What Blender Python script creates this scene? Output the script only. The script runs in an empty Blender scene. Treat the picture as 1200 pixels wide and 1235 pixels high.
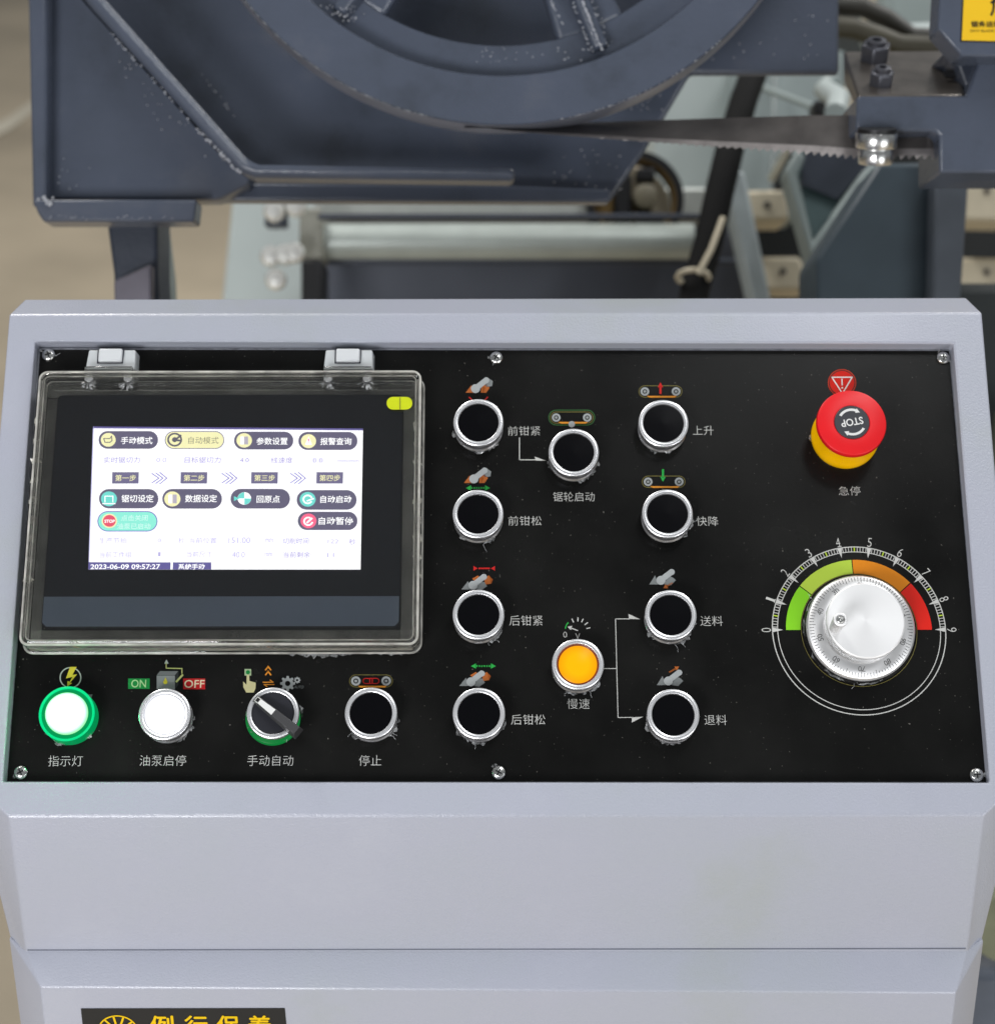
import bpy, math, random
from mathutils import Vector as V, Matrix, noise
R = math.radians
random.seed(7)
sc = bpy.context.scene
C = sc.collection

# ------------------------------------------------------------ camera
F_PX = 2330.0; PITCH = R(24.9); PELEV = R(42.6); ROLL = R(0.1)
Fw = V((0, math.cos(PITCH), -math.sin(PITCH)))
Up0 = V((0, math.sin(PITCH), math.cos(PITCH))); Rt0 = V((1, 0, 0))
Rt = Rt0*math.cos(ROLL) - Up0*math.sin(ROLL)
Up = Rt0*math.sin(ROLL) + Up0*math.cos(ROLL)
ZB = 1.0858
O_S = V((0, 0, 0.90))                          # lower middle of the console's sloping face
CAM = O_S - Fw*ZB - Rt*((598.5-600)/F_PX*ZB) + Up*((943.5-617.5)/F_PX*ZB)
def cp(px, py, z):                             # point seen at a photo pixel, z metres deep
    return CAM + (Fw + Rt*((px-600)/F_PX) - Up*((py-617.5)/F_PX))*z
cam = bpy.data.cameras.new('camera'); co = bpy.data.objects.new('camera', cam); C.objects.link(co)
M = Matrix((Rt, Up, -Fw)).transposed().to_4x4(); M.translation = CAM
co.matrix_world = M
cam.sensor_fit = 'HORIZONTAL'; cam.sensor_width = 36; cam.lens = F_PX/1200*36
cam.clip_start = .05; cam.clip_end = 200
cam.dof.use_dof = True; cam.dof.focus_distance = 1.105; cam.dof.aperture_fstop = 8.2
sc.camera = co

# ------------------------------------------------------------ world, lamps, exposure
w = bpy.data.worlds.new('World'); sc.world = w; w.use_nodes = True
bg = w.node_tree.nodes['Background']; bg.inputs[0].default_value = (.92, .96, 1, 1); bg.inputs[1].default_value = .225
PN = V((0, -math.cos(PELEV), math.sin(PELEV))); PV = V((0, math.sin(PELEV), math.cos(PELEV))); PU = V((1, 0, 0))
def area(name, loc, target, sx, sy, power, col):
    l = bpy.data.lights.new(name, 'AREA'); l.shape = 'RECTANGLE'; l.size = sx; l.size_y = sy; l.energy = power; l.color = col
    o = bpy.data.objects.new(name, l); C.objects.link(o); o.location = loc
    o.rotation_euler = (V(target)-V(loc)).to_track_quat('-Z', 'Y').to_euler()
    return o
PC = O_S + PV*.13
area('front_softbox', PC + (PN*1.0 - PU*.55 - PV*.78)*1.5, PC, 0.75, .6, 27, (.97, .975, 1))
area('side_fill', PC + (PN*.75 + PU*.85 - PV*.80)*2.2, PC, 1.3, 1.0, 26, (.95, .97, 1))  # added fill to brighten the console's right side, no known source
area('hall_lamp', (1.2, -.2, 4.2), (0, .5, .9), 2.2, .5, 30, (.97, .99, 1))
area('hall_lamp', (-1.6, 2.2, 4.4), (0, 2.2, .9), 3.0, .5, 100, (1, .98, .95))
area('hall_lamp', (2.6, 3.2, 4.4), (1, 3.2, .5), 3.0, .5, 100, (1, .99, .97))
sc.view_settings.view_transform = 'Standard'; sc.view_settings.look = 'None'
sc.view_settings.exposure = 0; sc.view_settings.gamma = 1
sc.cycles.max_bounces = 14; sc.cycles.transmission_bounces = 12; sc.cycles.transparent_max_bounces = 16
sc.cycles.sample_clamp_indirect = 6; sc.cycles.caustics_reflective = False

# ------------------------------------------------------------ frames and object helpers
def frame(o, u, v, n):
    m = Matrix((u, v, n)).transposed().to_4x4(); m.translation = o; return m
RIM = .009
O_P = O_S - PN*RIM                             # the black plate lies 9 mm under the sloping face
PF = frame(O_P, PU, PV, PN)
def P(px, py, h=0):                            # photo pixel -> (u, v) on the plate at height h
    d = (Fw + Rt*((px-600)/F_PX) - Up*((py-617.5)/F_PX))
    o = O_P + PN*h; t = (o-CAM).dot(PN)/d.dot(PN)
    q = CAM + d*t - O_P
    return (q.dot(PU), q.dot(PV))
def scale_at(px, py, h=0):                     # metres per photo pixel, along u
    a = P(px-5, py, h); b = P(px+5, py, h); return (b[0]-a[0])/10
W = {}
def link(name, data, mw, parent=None):
    o = bpy.data.objects.new(name, data); C.objects.link(o)
    W[o.name] = mw.copy()
    if parent is not None:
        o.parent = parent; o.matrix_basis = W[parent.name].inverted() @ mw
    else: o.matrix_basis = mw
    return o
def empty(name, mw, label, cat, group=None):
    o = link(name, None, mw); o.empty_display_size = .05
    o['label'] = label; o['category'] = cat
    if group: o['group'] = group
    return o
def structure(o): o['kind'] = 'structure'; return o
ID = Matrix.Identity(4)
class MB:
    def __init__(s): s.v = []; s.f = []
    def add(s, vs, fs):
        b = len(s.v); s.v += [tuple(x) for x in vs]; s.f += [tuple(i+b for i in f) for f in fs]; return s
    def box(s, x0, x1, y0, y1, z0, z1, ins=0):
        return s.add([(x0,y0,z0),(x1,y0,z0),(x1,y1,z0),(x0,y1,z0),(x0+ins,y0+ins,z1),(x1-ins,y0+ins,z1),(x1-ins,y1-ins,z1),(x0+ins,y1-ins,z1)],
                     [(3,2,1,0),(4,5,6,7),(0,1,5,4),(1,2,6,5),(2,3,7,6),(3,0,4,7)])
    def hexa(s, a, b):                         # a, b: two loops of four points (front, back)
        return s.add(list(a)+list(b), [(0,1,2,3),(7,6,5,4),(1,0,4,5),(2,1,5,6),(3,2,6,7),(0,3,7,4)])
    def prism(s, pts, z0, z1):                 # pts counter-clockwise
        n = len(pts)
        return s.add([(x,y,z0) for x,y in pts]+[(x,y,z1) for x,y in pts],
                     [tuple(reversed(range(n))), tuple(range(n,2*n))]+[(i,(i+1)%n,n+(i+1)%n,n+i) for i in range(n)])
    def sheet(s, pts, z=0): return s.add([(x,y,z) for x,y in pts], [tuple(range(len(pts)))])
    def strip(s, a, b, z=0, close=False):      # flat strip between two point rows
        n = len(a); m = n if close else n-1
        return s.add([(x,y,z) for x,y in a]+[(x,y,z) for x,y in b], [(i,(i+1)%n,n+(i+1)%n,n+i) for i in range(m)])
    def lathe(s, prof, n=48, cx=0, cy=0, caps=True):   # prof: (r, z) from bottom to top
        vs = []; fs = []; k = len(prof)
        for r, z in prof:
            for i in range(n):
                a = 2*math.pi*i/n; vs.append((cx+r*math.cos(a), cy+r*math.sin(a), z))
        for j in range(k-1):
            for i in range(n): fs.append((j*n+i, j*n+(i+1)%n, (j+1)*n+(i+1)%n, (j+1)*n+i))
        if caps:
            if prof[0][0] > 1e-6: fs.append(tuple(reversed(range(n))))
            if prof[-1][0] > 1e-6: fs.append(tuple(range((k-1)*n, k*n)))
        return s.add(vs, fs)
    def tube(s, path, rad, n=12):
        path = [V(p) for p in path]; vs = []; fs = []
        rads = rad if isinstance(rad, (list, tuple)) else [rad]*len(path)
        for i, p in enumerate(path):
            t = (path[min(i+1, len(path)-1)]-path[max(i-1, 0)]).normalized()
            a = t.orthogonal().normalized() if i == 0 else (a0 - t*a0.dot(t)).normalized()
            a0 = a; b = t.cross(a)
            for k in range(n):
                q = 2*math.pi*k/n; vs.append(p+(a*math.cos(q)+b*math.sin(q))*rads[i])
        for i in range(len(path)-1):
            for k in range(n): fs.append((i*n+k, i*n+(k+1)%n, (i+1)*n+(k+1)%n, (i+1)*n+k))
        fs.append(tuple(reversed(range(n)))); fs.append(tuple(range((len(path)-1)*n, len(path)*n)))
        return s.add(vs, fs)
    def mesh(s, name, mat, smooth=35):
        me = bpy.data.meshes.new(name); me.from_pydata(s.v, [], s.f); me.materials.append(mat)
        if smooth:
            for p in me.polygons: p.use_smooth = True
            me.set_sharp_from_angle(angle=R(smooth))
        me.update(); return me
    def build(s, name, mat, mw=ID, parent=None, smooth=35, bevel=0, seg=2):
        o = link(name, s.mesh(name, mat, smooth), mw, parent)
        if bevel:
            b = o.modifiers.new('bevel', 'BEVEL'); b.width = bevel; b.segments = seg; b.limit_method = 'ANGLE'; b.angle_limit = R(25); b.harden_normals = False
        return o
def rrect(x0, x1, y0, y1, r, n=6):
    pts = []
    for cx, cy, a in ((x1-r,y1-r,0),(x0+r,y1-r,90),(x0+r,y0+r,180),(x1-r,y0+r,270)):
        for i in range(n+1): t = R(a+90*i/n); pts.append((cx+r*math.cos(t), cy+r*math.sin(t)))
    return pts
def arc(cx, cy, r, a0, a1, n=24, ky=1): return [(cx+r*math.cos(R(a0+(a1-a0)*i/n)), cy+ky*r*math.sin(R(a0+(a1-a0)*i/n))) for i in range(n+1)]

# ------------------------------------------------------------ materials
def lin(c):
    c = c/255; return c/12.92 if c <= .04045 else ((c+.055)/1.055)**2.4
def rgb(r, g, b): return (lin(r), lin(g), lin(b), 1)
def nodes(name):
    m = bpy.data.materials.new(name); m.use_nodes = True; nt = m.node_tree
    return m, nt, nt.nodes['Principled BSDF']
def mat(name, col, rough=.5, metal=0, spec=.5, var=.12, nscale=30, bump=0, bscale=400, coat=0, specks=0, speckcol=(200,200,190), scratches=0, rvar=.0):
    m, nt, b = nodes(name); N = nt.nodes; L = nt.links
    tc = N.new('ShaderNodeTexCoord')
    n = N.new('ShaderNodeTexNoise'); n.inputs['Scale'].default_value = nscale; n.inputs['Detail'].default_value = 5; L.new(tc.outputs['Object'], n.inputs['Vector'])
    cr = N.new('ShaderNodeMapRange'); cr.inputs['From Min'].default_value = .3; cr.inputs['From Max'].default_value = .7
    cr.inputs['To Min'].default_value = 1-var; cr.inputs['To Max'].default_value = 1+var; L.new(n.outputs['Fac'], cr.inputs['Value'])
    mx = N.new('ShaderNodeVectorMath'); mx.operation = 'SCALE'; mx.inputs[0].default_value = col[:3]; L.new(cr.outputs[0], mx.inputs['Scale'])
    out = mx.outputs[0]
    if specks:
        vo = N.new('ShaderNodeTexNoise'); vo.inputs['Scale'].default_value = specks; vo.inputs['Detail'].default_value = 1; L.new(tc.outputs['Object'], vo.inputs['Vector'])
        st = N.new('ShaderNodeMapRange'); st.inputs['From Min'].default_value = .755; st.inputs['From Max'].default_value = .80; L.new(vo.outputs['Fac'], st.inputs['Value'])
        mm = N.new('ShaderNodeMix'); mm.data_type = 'RGBA'; mm.inputs['B'].default_value = rgb(*speckcol)
        L.new(st.outputs[0], mm.inputs['Factor']); L.new(out, mm.inputs['A']); out = mm.outputs['Result']
    L.new(out, b.inputs['Base Color'])
    b.inputs['Roughness'].default_value = rough; b.inputs['Metallic'].default_value = metal; b.inputs['Specular IOR Level'].default_value = spec
    b.inputs['Coat Weight'].default_value = coat; b.inputs['Coat Roughness'].default_value = .15
    if rvar:
        rr = N.new('ShaderNodeMapRange'); rr.inputs['To Min'].default_value = rough-rvar; rr.inputs['To Max'].default_value = rough+rvar
        L.new(n.outputs['Fac'], rr.inputs['Value']); L.new(rr.outputs[0], b.inputs['Roughness'])
    if bump:
        n2 = N.new('ShaderNodeTexNoise'); n2.inputs['Scale'].default_value = bscale; n2.inputs['Detail'].default_value = 3; L.new(tc.outputs['Object'], n2.inputs['Vector'])
        bp = N.new('ShaderNodeBump'); bp.inputs['Strength'].default_value = bump; bp.inputs['Distance'].default_value = .0006
        L.new(n2.outputs['Fac'], bp.inputs['Height']); L.new(bp.outputs[0], b.inputs['Normal'])
    return m
def emis(name, col, s, rough=.3):
    m, nt, b = nodes(name); b.inputs['Base Color'].default_value = tuple(c*.15 for c in col[:3])+(1,)
    b.inputs['Roughness'].default_value = rough; b.inputs['Specular IOR Level'].default_value = .1
    b.inputs['Emission Color'].default_value = col; b.inputs['Emission Strength'].default_value = s
    return m
def hotspot(m, r0, s0, r1, s1):                      # a lens lit by a diode behind its middle
    nt = m.node_tree; N = nt.nodes; L = nt.links; tc = N.new('ShaderNodeTexCoord'); sp = N.new('ShaderNodeSeparateXYZ'); cb_ = N.new('ShaderNodeCombineXYZ'); ln = N.new('ShaderNodeVectorMath'); ln.operation = 'LENGTH'
    L.new(tc.outputs['Object'], sp.inputs[0]); L.new(sp.outputs[0], cb_.inputs[0]); L.new(sp.outputs[1], cb_.inputs[1]); L.new(cb_.outputs[0], ln.inputs[0])
    mr = N.new('ShaderNodeMapRange'); mr.inputs[1].default_value = r0; mr.inputs[2].default_value = r1; mr.inputs[3].default_value = s0; mr.inputs[4].default_value = s1
    L.new(ln.outputs['Value'], mr.inputs[0]); L.new(mr.outputs[0], N['Principled BSDF'].inputs['Emission Strength']); return m
def diode(name, mw, h, power, col):                  # the light the lit lamp itself gives
    l = bpy.data.lights.new(name, 'POINT'); l.energy = power; l.color = col; l.shadow_soft_size = .005
    o = bpy.data.objects.new(name, l); C.objects.link(o); o.matrix_world = mw @ Matrix.Translation((0, 0, h))
def glass(name, col=(1,1,1,1), rough=.02, bump=0, bscale=300):
    m, nt, b = nodes(name); b.inputs['Base Color'].default_value = col; b.inputs['Transmission Weight'].default_value = 1
    b.inputs['Roughness'].default_value = rough; b.inputs['IOR'].default_value = 1.49
    if bump:
        n2 = nt.nodes.new('ShaderNodeTexNoise'); n2.inputs['Scale'].default_value = bscale
        bp = nt.nodes.new('ShaderNodeBump'); bp.inputs['Strength'].default_value = bump; bp.inputs['Distance'].default_value = .001
        nt.links.new(n2.outputs['Fac'], bp.inputs['Height']); nt.links.new(bp.outputs[0], b.inputs['Normal'])
    return m
m_paint = mat('pale_grey_paint', rgb(182,184,197), .32, spec=.6, var=.03, nscale=9, bump=.45, bscale=900, rvar=.06)
def mottle(m, cols, scale, rough=None):             # slow wandering between a few real paint tints, grime included
    nt = m.node_tree; N = nt.nodes; L = nt.links; b = N['Principled BSDF']
    tc = N.new('ShaderNodeTexCoord'); n = N.new('ShaderNodeTexNoise'); n.inputs['Scale'].default_value = scale; n.inputs['Detail'].default_value = 6; n.inputs['Roughness'].default_value = .62
    L.new(tc.outputs['Object'], n.inputs['Vector']); cr = N.new('ShaderNodeValToRGB'); L.new(n.outputs['Fac'], cr.inputs['Fac'])
    e = cr.color_ramp.elements; e[0].position = .32; e[0].color = rgb(*cols[0]); e[1].position = .68; e[1].color = rgb(*cols[-1])
    for i, c in enumerate(cols[1:-1]): q = e.new(.32+.36*(i+1)/(len(cols)-1)); q.color = rgb(*c)
    L.new(cr.outputs[0], b.inputs['Base Color']); return m
def turned(m, amt=.75):                              # lathe-turned surface: radial anisotropy
    nt = m.node_tree; t = nt.nodes.new('ShaderNodeTangent'); t.direction_type = 'RADIAL'; t.axis = 'Z'
    b = nt.nodes['Principled BSDF']; b.inputs['Anisotropic'].default_value = amt; nt.links.new(t.outputs[0], b.inputs['Tangent']); return m
mottle(m_paint, [(171,176,180), (174,178,189), (175,178,191), (179,182,194)], 5.5)
m_paint.node_tree.nodes['Principled BSDF'].inputs['Coat Weight'].default_value = .25; m_paint.node_tree.nodes['Principled BSDF'].inputs['Coat Roughness'].default_value = .12
m_gap = mat('dark_gap', rgb(38,40,52), .7)
m_plate = mat('black_printed_plate', rgb(21,21,20), .24, spec=.16, var=.5, nscale=11, rvar=.14, bump=.08, bscale=1500, specks=620, speckcol=(96,94,88))
m_edge = mat('plate_edge_metal', rgb(150,152,158), .4, metal=.6, var=.25, nscale=200)
m_alu = mat('satin_aluminium', rgb(252,252,254), .27, metal=.82, var=.03, nscale=60)
m_alu2 = mat('turned_aluminium', rgb(232,232,232), .34, metal=.7, var=.03, nscale=60)
turned(m_alu, .5); turned(m_alu2, .8)
m_collar = mat('dull_collar_metal', rgb(170,170,172), .3, metal=.85, var=.1)
m_knob = mat('white_aluminium', rgb(246,246,246), .5, metal=.4, var=.02); turned(m_knob, .4)
m_blackcap = mat('black_plastic_cap', rgb(5,5,8), .2, spec=.18, var=.1)
m_blackpl = mat('black_plastic', rgb(24,24,26), .45, spec=.4, var=.1)
m_greypl = mat('charcoal_plastic', rgb(62,62,64), .5, spec=.4, var=.1)
m_chrome = mat('zinc_plated_steel', rgb(215,215,212), .22, metal=1, var=.15, nscale=500, bump=.4, bscale=700)
m_cover = glass('clear_polycarbonate', (.985, .985, .965, 1), 0)
m_edge_hl = mat('milky_edge_highlight', rgb(226,224,216), .3, spec=.8, var=.4, nscale=90); m_edge_hl.node_tree.nodes['Principled BSDF'].inputs['Alpha'].default_value = .5  # milky tone painting the highlights of the clear cover's edges
m_film = glass('torn_clear_film', (1, 1, 1, 1), .12, .8, 700)
m_hinge = mat('light_grey_plastic', rgb(196,200,202), .4, var=.04)
m_scr = mat('screen_glass_black', rgb(19,21,27), .15, spec=.08, var=.03)
m_strip = mat('slate_screen_strip', rgb(76,86,100), .4, spec=.2, var=.03)
m_red = mat('red_plastic', rgb(232,26,34), .38, spec=.4, var=.06, nscale=60)
m_yel = mat('yellow_plastic', rgb(252,190,2), .22, var=.06, nscale=80)
m_dark = mat('graphite_label', rgb(52,54,60), .45, var=.05)
m_white = mat('white_print', rgb(226,226,224), .5, spec=.2, var=.03)
m_lbl = mat('grey_white_print', rgb(200,200,196), .5, spec=.2, var=.05)
m_slate = mat('slate_blue_paint', rgb(74,81,94), .27, var=.10, nscale=14, bump=.5, bscale=260, rvar=0)
mottle(m_slate, [(70,76,87), (80,87,101), (83,90,105), (93,98,110)], 9)
m_slate_d = mat('dark_slate_paint', rgb(58,64,76), .4, var=.12, nscale=14, bump=.5, bscale=260)
m_steel = mat('oily_dark_steel', rgb(112,106,100), .34, metal=.7, var=.25, nscale=40, bump=.3, bscale=300)
m_blade = mat('saw_blade_steel', rgb(90,86,84), .38, metal=.6, var=.3, nscale=35, rvar=.08)
m_tooth = mat('bare_tooth_steel', rgb(152,146,144), .4, metal=.6, var=.2, nscale=80)
m_bed = mat('pale_grey_green_paint', rgb(188,198,196), .5, var=.06, nscale=5)
m_bedm = mat('mid_grey_green_paint', rgb(150,162,160), .5, var=.08, nscale=5)
m_rail = mat('bright_rail_steel', rgb(214,218,212), .3, metal=.5, var=.08)
m_hose = mat('black_rubber_hose', rgb(16,16,16), .8, spec=.2, var=.2)
m_brass = mat('brass', rgb(120,98,60), .35, metal=.6, var=.2)
m_cream = mat('cream_casting', rgb(206,196,172), .6, var=.1, nscale=12)
m_floor = mat('beige_concrete', rgb(173,160,138), .6, var=.22, nscale=1.6, bump=.2, bscale=30)
def pr(c, name, rough=.5): return mat(name, rgb(*c), rough, spec=.2, var=.05)

# ------------------------------------------------------------ the setting
structure(MB().add([(-30,-8,0),(30,-8,0),(30,45,0),(-30,45,0)], [(0,1,2,3)]).build('floor', m_floor, smooth=0))
m_line = mat('pale_floor_paint', rgb(205,198,180), .6, var=.1, nscale=3)
def onfloor(px, py): d = cp(px, py, 1)-CAM; return CAM + d*((.004-CAM.z)/d.z)
lm_a = [onfloor(x, y) for x, y in ((-60,190),(-20,170),(10,156),(60,120))]; lm_b = [onfloor(x, y) for x, y in ((-60,174),(-20,155),(10,142),(60,106))]
structure(MB().add(lm_a+lm_b, [(i,i+1,5+i,4+i) for i in range(3)]).build('floor_marking', m_line, smooth=0))

# ------------------------------------------------------------ console
console = empty('control_console', Matrix.Translation((0, .12, 0)), 'pale grey sheet metal control console with sloping black panel and lit screen', 'control panel')
uvc = lambda px, py: P(px, py, RIM)
tl = uvc(12.5, 377); tr = uvc(1186.5, 379); bl = uvc(14, 984); br = uvc(1190, 985)
Wc = (tr[0]-tl[0])/2; vt = (tl[1]+tr[1])/2; vb = (bl[1]+br[1])/2; Wf = (br[0]-bl[0])/2
op = [uvc(42, 411), uvc(1150, 414), uvc(1194, 944), uvc(3, 943)]
def pw(u, v, h): return O_P + PU*u + PV*v + PN*h
y0 = pw(0, vb, RIM).y; z0 = pw(0, vb, RIM).z
seam = cp(600, 1146, 1); d = seam-CAM; zs = (CAM + d*((y0-CAM.y)/d.y)).z
hb = MB()
o6 = [(-Wc,vt),(-Wc,vb+.020),(-Wf,vb),(Wf,vb),(Wc,vb+.020),(Wc,vt)]
vs = [pw(u, v, RIM) for u, v in o6]                        # 0-5
vs += [pw(u, v, RIM) for u, v in (op[0], op[3], op[2], op[1])]   # 6 TL 7 BL 8 BR 9 TR
vs += [pw(u, v, -.006) for u, v in (op[0], op[3], op[2], op[1])] # 10-13
tb = pw(0, vt, RIM); yb = tb.y+.026
vs += [V((-Wc+.004, yb, tb.z+.001)), V((Wc-.004, yb, tb.z+.001))] # 14,15 top back
yc = vs[1].y
ze = zs-.012
vs += [V((-.2838, yc, ze)), V((-Wf, y0, ze)), V((Wf, y0, ze)), V((.2838, yc, ze))]  # 16..19
vs += [V((-.2838, yb, ze)), V((.2838, yb, ze))]              # 20, 21
hb.add(vs, [(0,1,7,6),(1,2,7),(2,3,8,7),(3,4,8),(4,5,9,8),(5,0,6,9),
            (6,7,11,10),(7,8,12,11),(8,9,13,12),(9,6,10,13),(10,11,12,13),
            (0,5,15,14),(2,17,18,3),(1,16,17,2),(3,18,19,4),(0,14,20,16,1),(5,4,19,21,15),(14,15,21,20),(16,20,21,19,18,17)])
housing = hb.build('housing', m_paint, ID, console, smooth=40, bevel=.0013, seg=3)
# lower cabinet: bevelled top rim, slightly out of level as in the photo
cb = MB(); zr = zs-.0006
A = [V((-.2845, y0+.010, zr+.0015)), V((.2845, y0+.010, zr-.0015))]
fl = cp(48.5, 1191, 1)-CAM; yf = y0-.016
def ony(px, py, y): d = cp(px, py, 1)-CAM; return CAM + d*((y-CAM.y)/d.y)
FLp, FRp = ony(48.5, 1191, yf), ony(1152.5, 1198, yf)
vs = [V((-.2845,yb+.02,zr)), A[0], V((-Wf,y0+.0007,zr+.0006)), V((Wf,y0+.0007,zr-.0004)), A[1], V((.2845,yb+.02,zr)), FLp, FRp]
vs += [V((-.2845,yb+.02,0)), V((-.2845,y0+.010,0)), V((FLp.x,yf,0)), V((FRp.x,yf,0)), V((.2845,y0+.010,0)), V((.2845,yb+.02,0))]
cb.add(vs, [(0,1,2,3,4,5),(1,6,2),(2,6,7,3),(3,7,4),(0,8,9,1),(1,9,10,6),(6,10,11,7),(7,11,12,4),(4,12,13,5),(5,13,8,0),(8,13,12,11,10,9)])
cabinet = cb.build('cabinet', m_paint, ID, console, smooth=40, bevel=.0010, seg=3)

m_seam = mat('seam_putty', rgb(112,116,128), .7)
MB().box(-Wf+.001, Wf-.001, y0-.0004, y0+.001, zs+.0001, zs+.0008).build('seam_line', m_seam, ID, console)  # sealant line in the joint between housing and cabinet
# black plate on the recess floor
pm = .0022
plc = MB()
a, b_, c_, d_ = P(46.5, 419.5), P(1146.5, 421), P(1191.5, 946), P(6, 945)
plc.prism([d_, c_, b_, a], -.002, -.00005)
sub = plc.build('plate_backing', m_edge, PF, console, smooth=0)
ins = .0012
plate = MB().sheet([(d_[0]+ins,d_[1]+ins),(c_[0]-ins,c_[1]+ins),(b_[0]-ins,b_[1]-ins),(a[0]+ins,a[1]-ins)], .0003).build('control_plate', m_plate, PF, console, smooth=0)

# ------------------------------------------------------------ print on the plate
_tc = {}
def text_raw(s, bold=0):
    k = (s, bold)
    if k not in _tc:
        cu = bpy.data.curves.new('lettering', 'FONT'); cu.body = s; cu.size = 1; cu.offset = bold; cu.resolution_u = 3
        o = bpy.data.objects.new('lettering', cu); me = bpy.data.meshes.new_from_object(o)
        bpy.data.objects.remove(o); bpy.data.curves.remove(cu)
        vs = [v.co.copy() for v in me.vertices]; fs = [tuple(p.vertices) for p in me.polygons]
        bpy.data.meshes.remove(me)
        x0, x1 = min(v.x for v in vs), max(v.x for v in vs); y0, y1 = min(v.y for v in vs), max(v.y for v in vs)
        _tc[k] = ([((v.x-(x0+x1)/2)/(x1-x0), (v.y-(y0+y1)/2)/(y1-y0)) for v in vs], fs)
    return _tc[k]
def lettering(s, px, py, wpx, hpx, m, h=.0005, parent=None, rot=0, bold=-.010, name='lettering', shear=0):
    q = P(px, py, h); k = scale_at(px, py, h)
    vs, fs = text_raw(s, bold); cr, sr = math.cos(R(rot)), math.sin(R(rot))
    kk = k*1.04                                   # height is foreshortened a little in the photo
    pts = []
    for x, y in vs:
        X = x*wpx*k + shear*y*hpx*k; Y = y*hpx*kk
        pts.append((q[0]+X*cr-Y*sr, q[1]+X*sr+Y*cr, h))
    mb = MB(); mb.add(pts, fs)
    return mb.build(name, m, PF, parent or plate, smooth=0)
def poly_px(mb, pts, h): mb.add([P(x, y, h)+(h,) for x, y in pts], [tuple(range(len(pts)))])
def line_px(mb, pts, w, h, close=False, ext=.9):
    pp = [V(P(x, y, h)) for x, y in pts]
    if close: pp.append(pp[0])
    k = scale_at(pts[0][0], pts[0][1], h)*w/2
    for a, b in zip(pp[:-1], pp[1:]):
        t = (b-a).normalized(); n = V((-t.y, t.x))*k; t = t*k*ext
        mb.add([(*(a+n-t), h), (*(b+n+t), h), (*(b-n+t), h), (*(a-n-t), h)], [(3,2,1,0)])
def disc_px(mb, px, py, r, h, r2=0, n=28, a0=0, a1=360, ky=.97):
    o = [(px+r*math.cos(R(a0+(a1-a0)*i/n)), py-ky*r*math.sin(R(a0+(a1-a0)*i/n))) for i in range(n+1)]
    if r2:
        q = [(px+r2*math.cos(R(a0+(a1-a0)*i/n)), py-ky*r2*math.sin(R(a0+(a1-a0)*i/n))) for i in range(n+1)]
        A = [P(x, y, h) for x, y in o]; B = [P(x, y, h) for x, y in q]; mb.strip(A, B, h)
    else: mb.sheet([P(x, y, h) for x, y in o[:-1]], h)
H1, H2, H3, H4 = .0005, .0007, .0009, .0011
for s, x, y, wd, ht in (('前钳紧',632,519.5,39,11.5),('前钳松',633,628,40,11.5),('锯轮启动',692,599,50,11.5),('上升',848,519,25,11.5),('快降',853,628.5,26,11.5),
                        ('后钳紧',634.5,748.5,40,12),('后钳松',637,868,41,12),('慢速',697.5,849,27,12),('送料',858,749,27,12),('退料',863,868.5,27,12),
                        ('指示灯',79,918,41.5,12.5),('油泵启停',196.5,917.5,56,12.5),('手动自动',326,917.5,55.5,12.5),('停止',446.5,917.5,27,12.5),('急停',1024.5,592,26,11)):
    lettering(s, x, y, wd, ht, m_lbl)
p_grey = pr((168,172,172),'icon_grey'); p_grey2 = pr((128,132,132),'icon_mid_grey'); p_dk = pr((40,42,42),'icon_dark'); p_or = pr((178,98,44),'icon_orange'); p_or2 = pr((150,74,20),'icon_brown')
p_org = pr((232,150,48),'icon_amber'); p_redp = pr((200,36,34),'icon_red'); p_grn = pr((44,170,72),'icon_green'); p_yel = pr((206,196,60),'icon_yellow'); p_lime = pr((180,206,60),'icon_lime')
p_cream = pr((206,200,150),'icon_cream'); p_signg = pr((24,134,62),'sign_green'); p_signr = pr((176,24,28),'sign_red'); p_olive = pr((120,112,60),'icon_olive')
def icon(mb, m, label=None):
    o = mb.build('pictogram', m, PF, plate, smooth=0)
    if label: o['label'] = label
    return o
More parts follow.
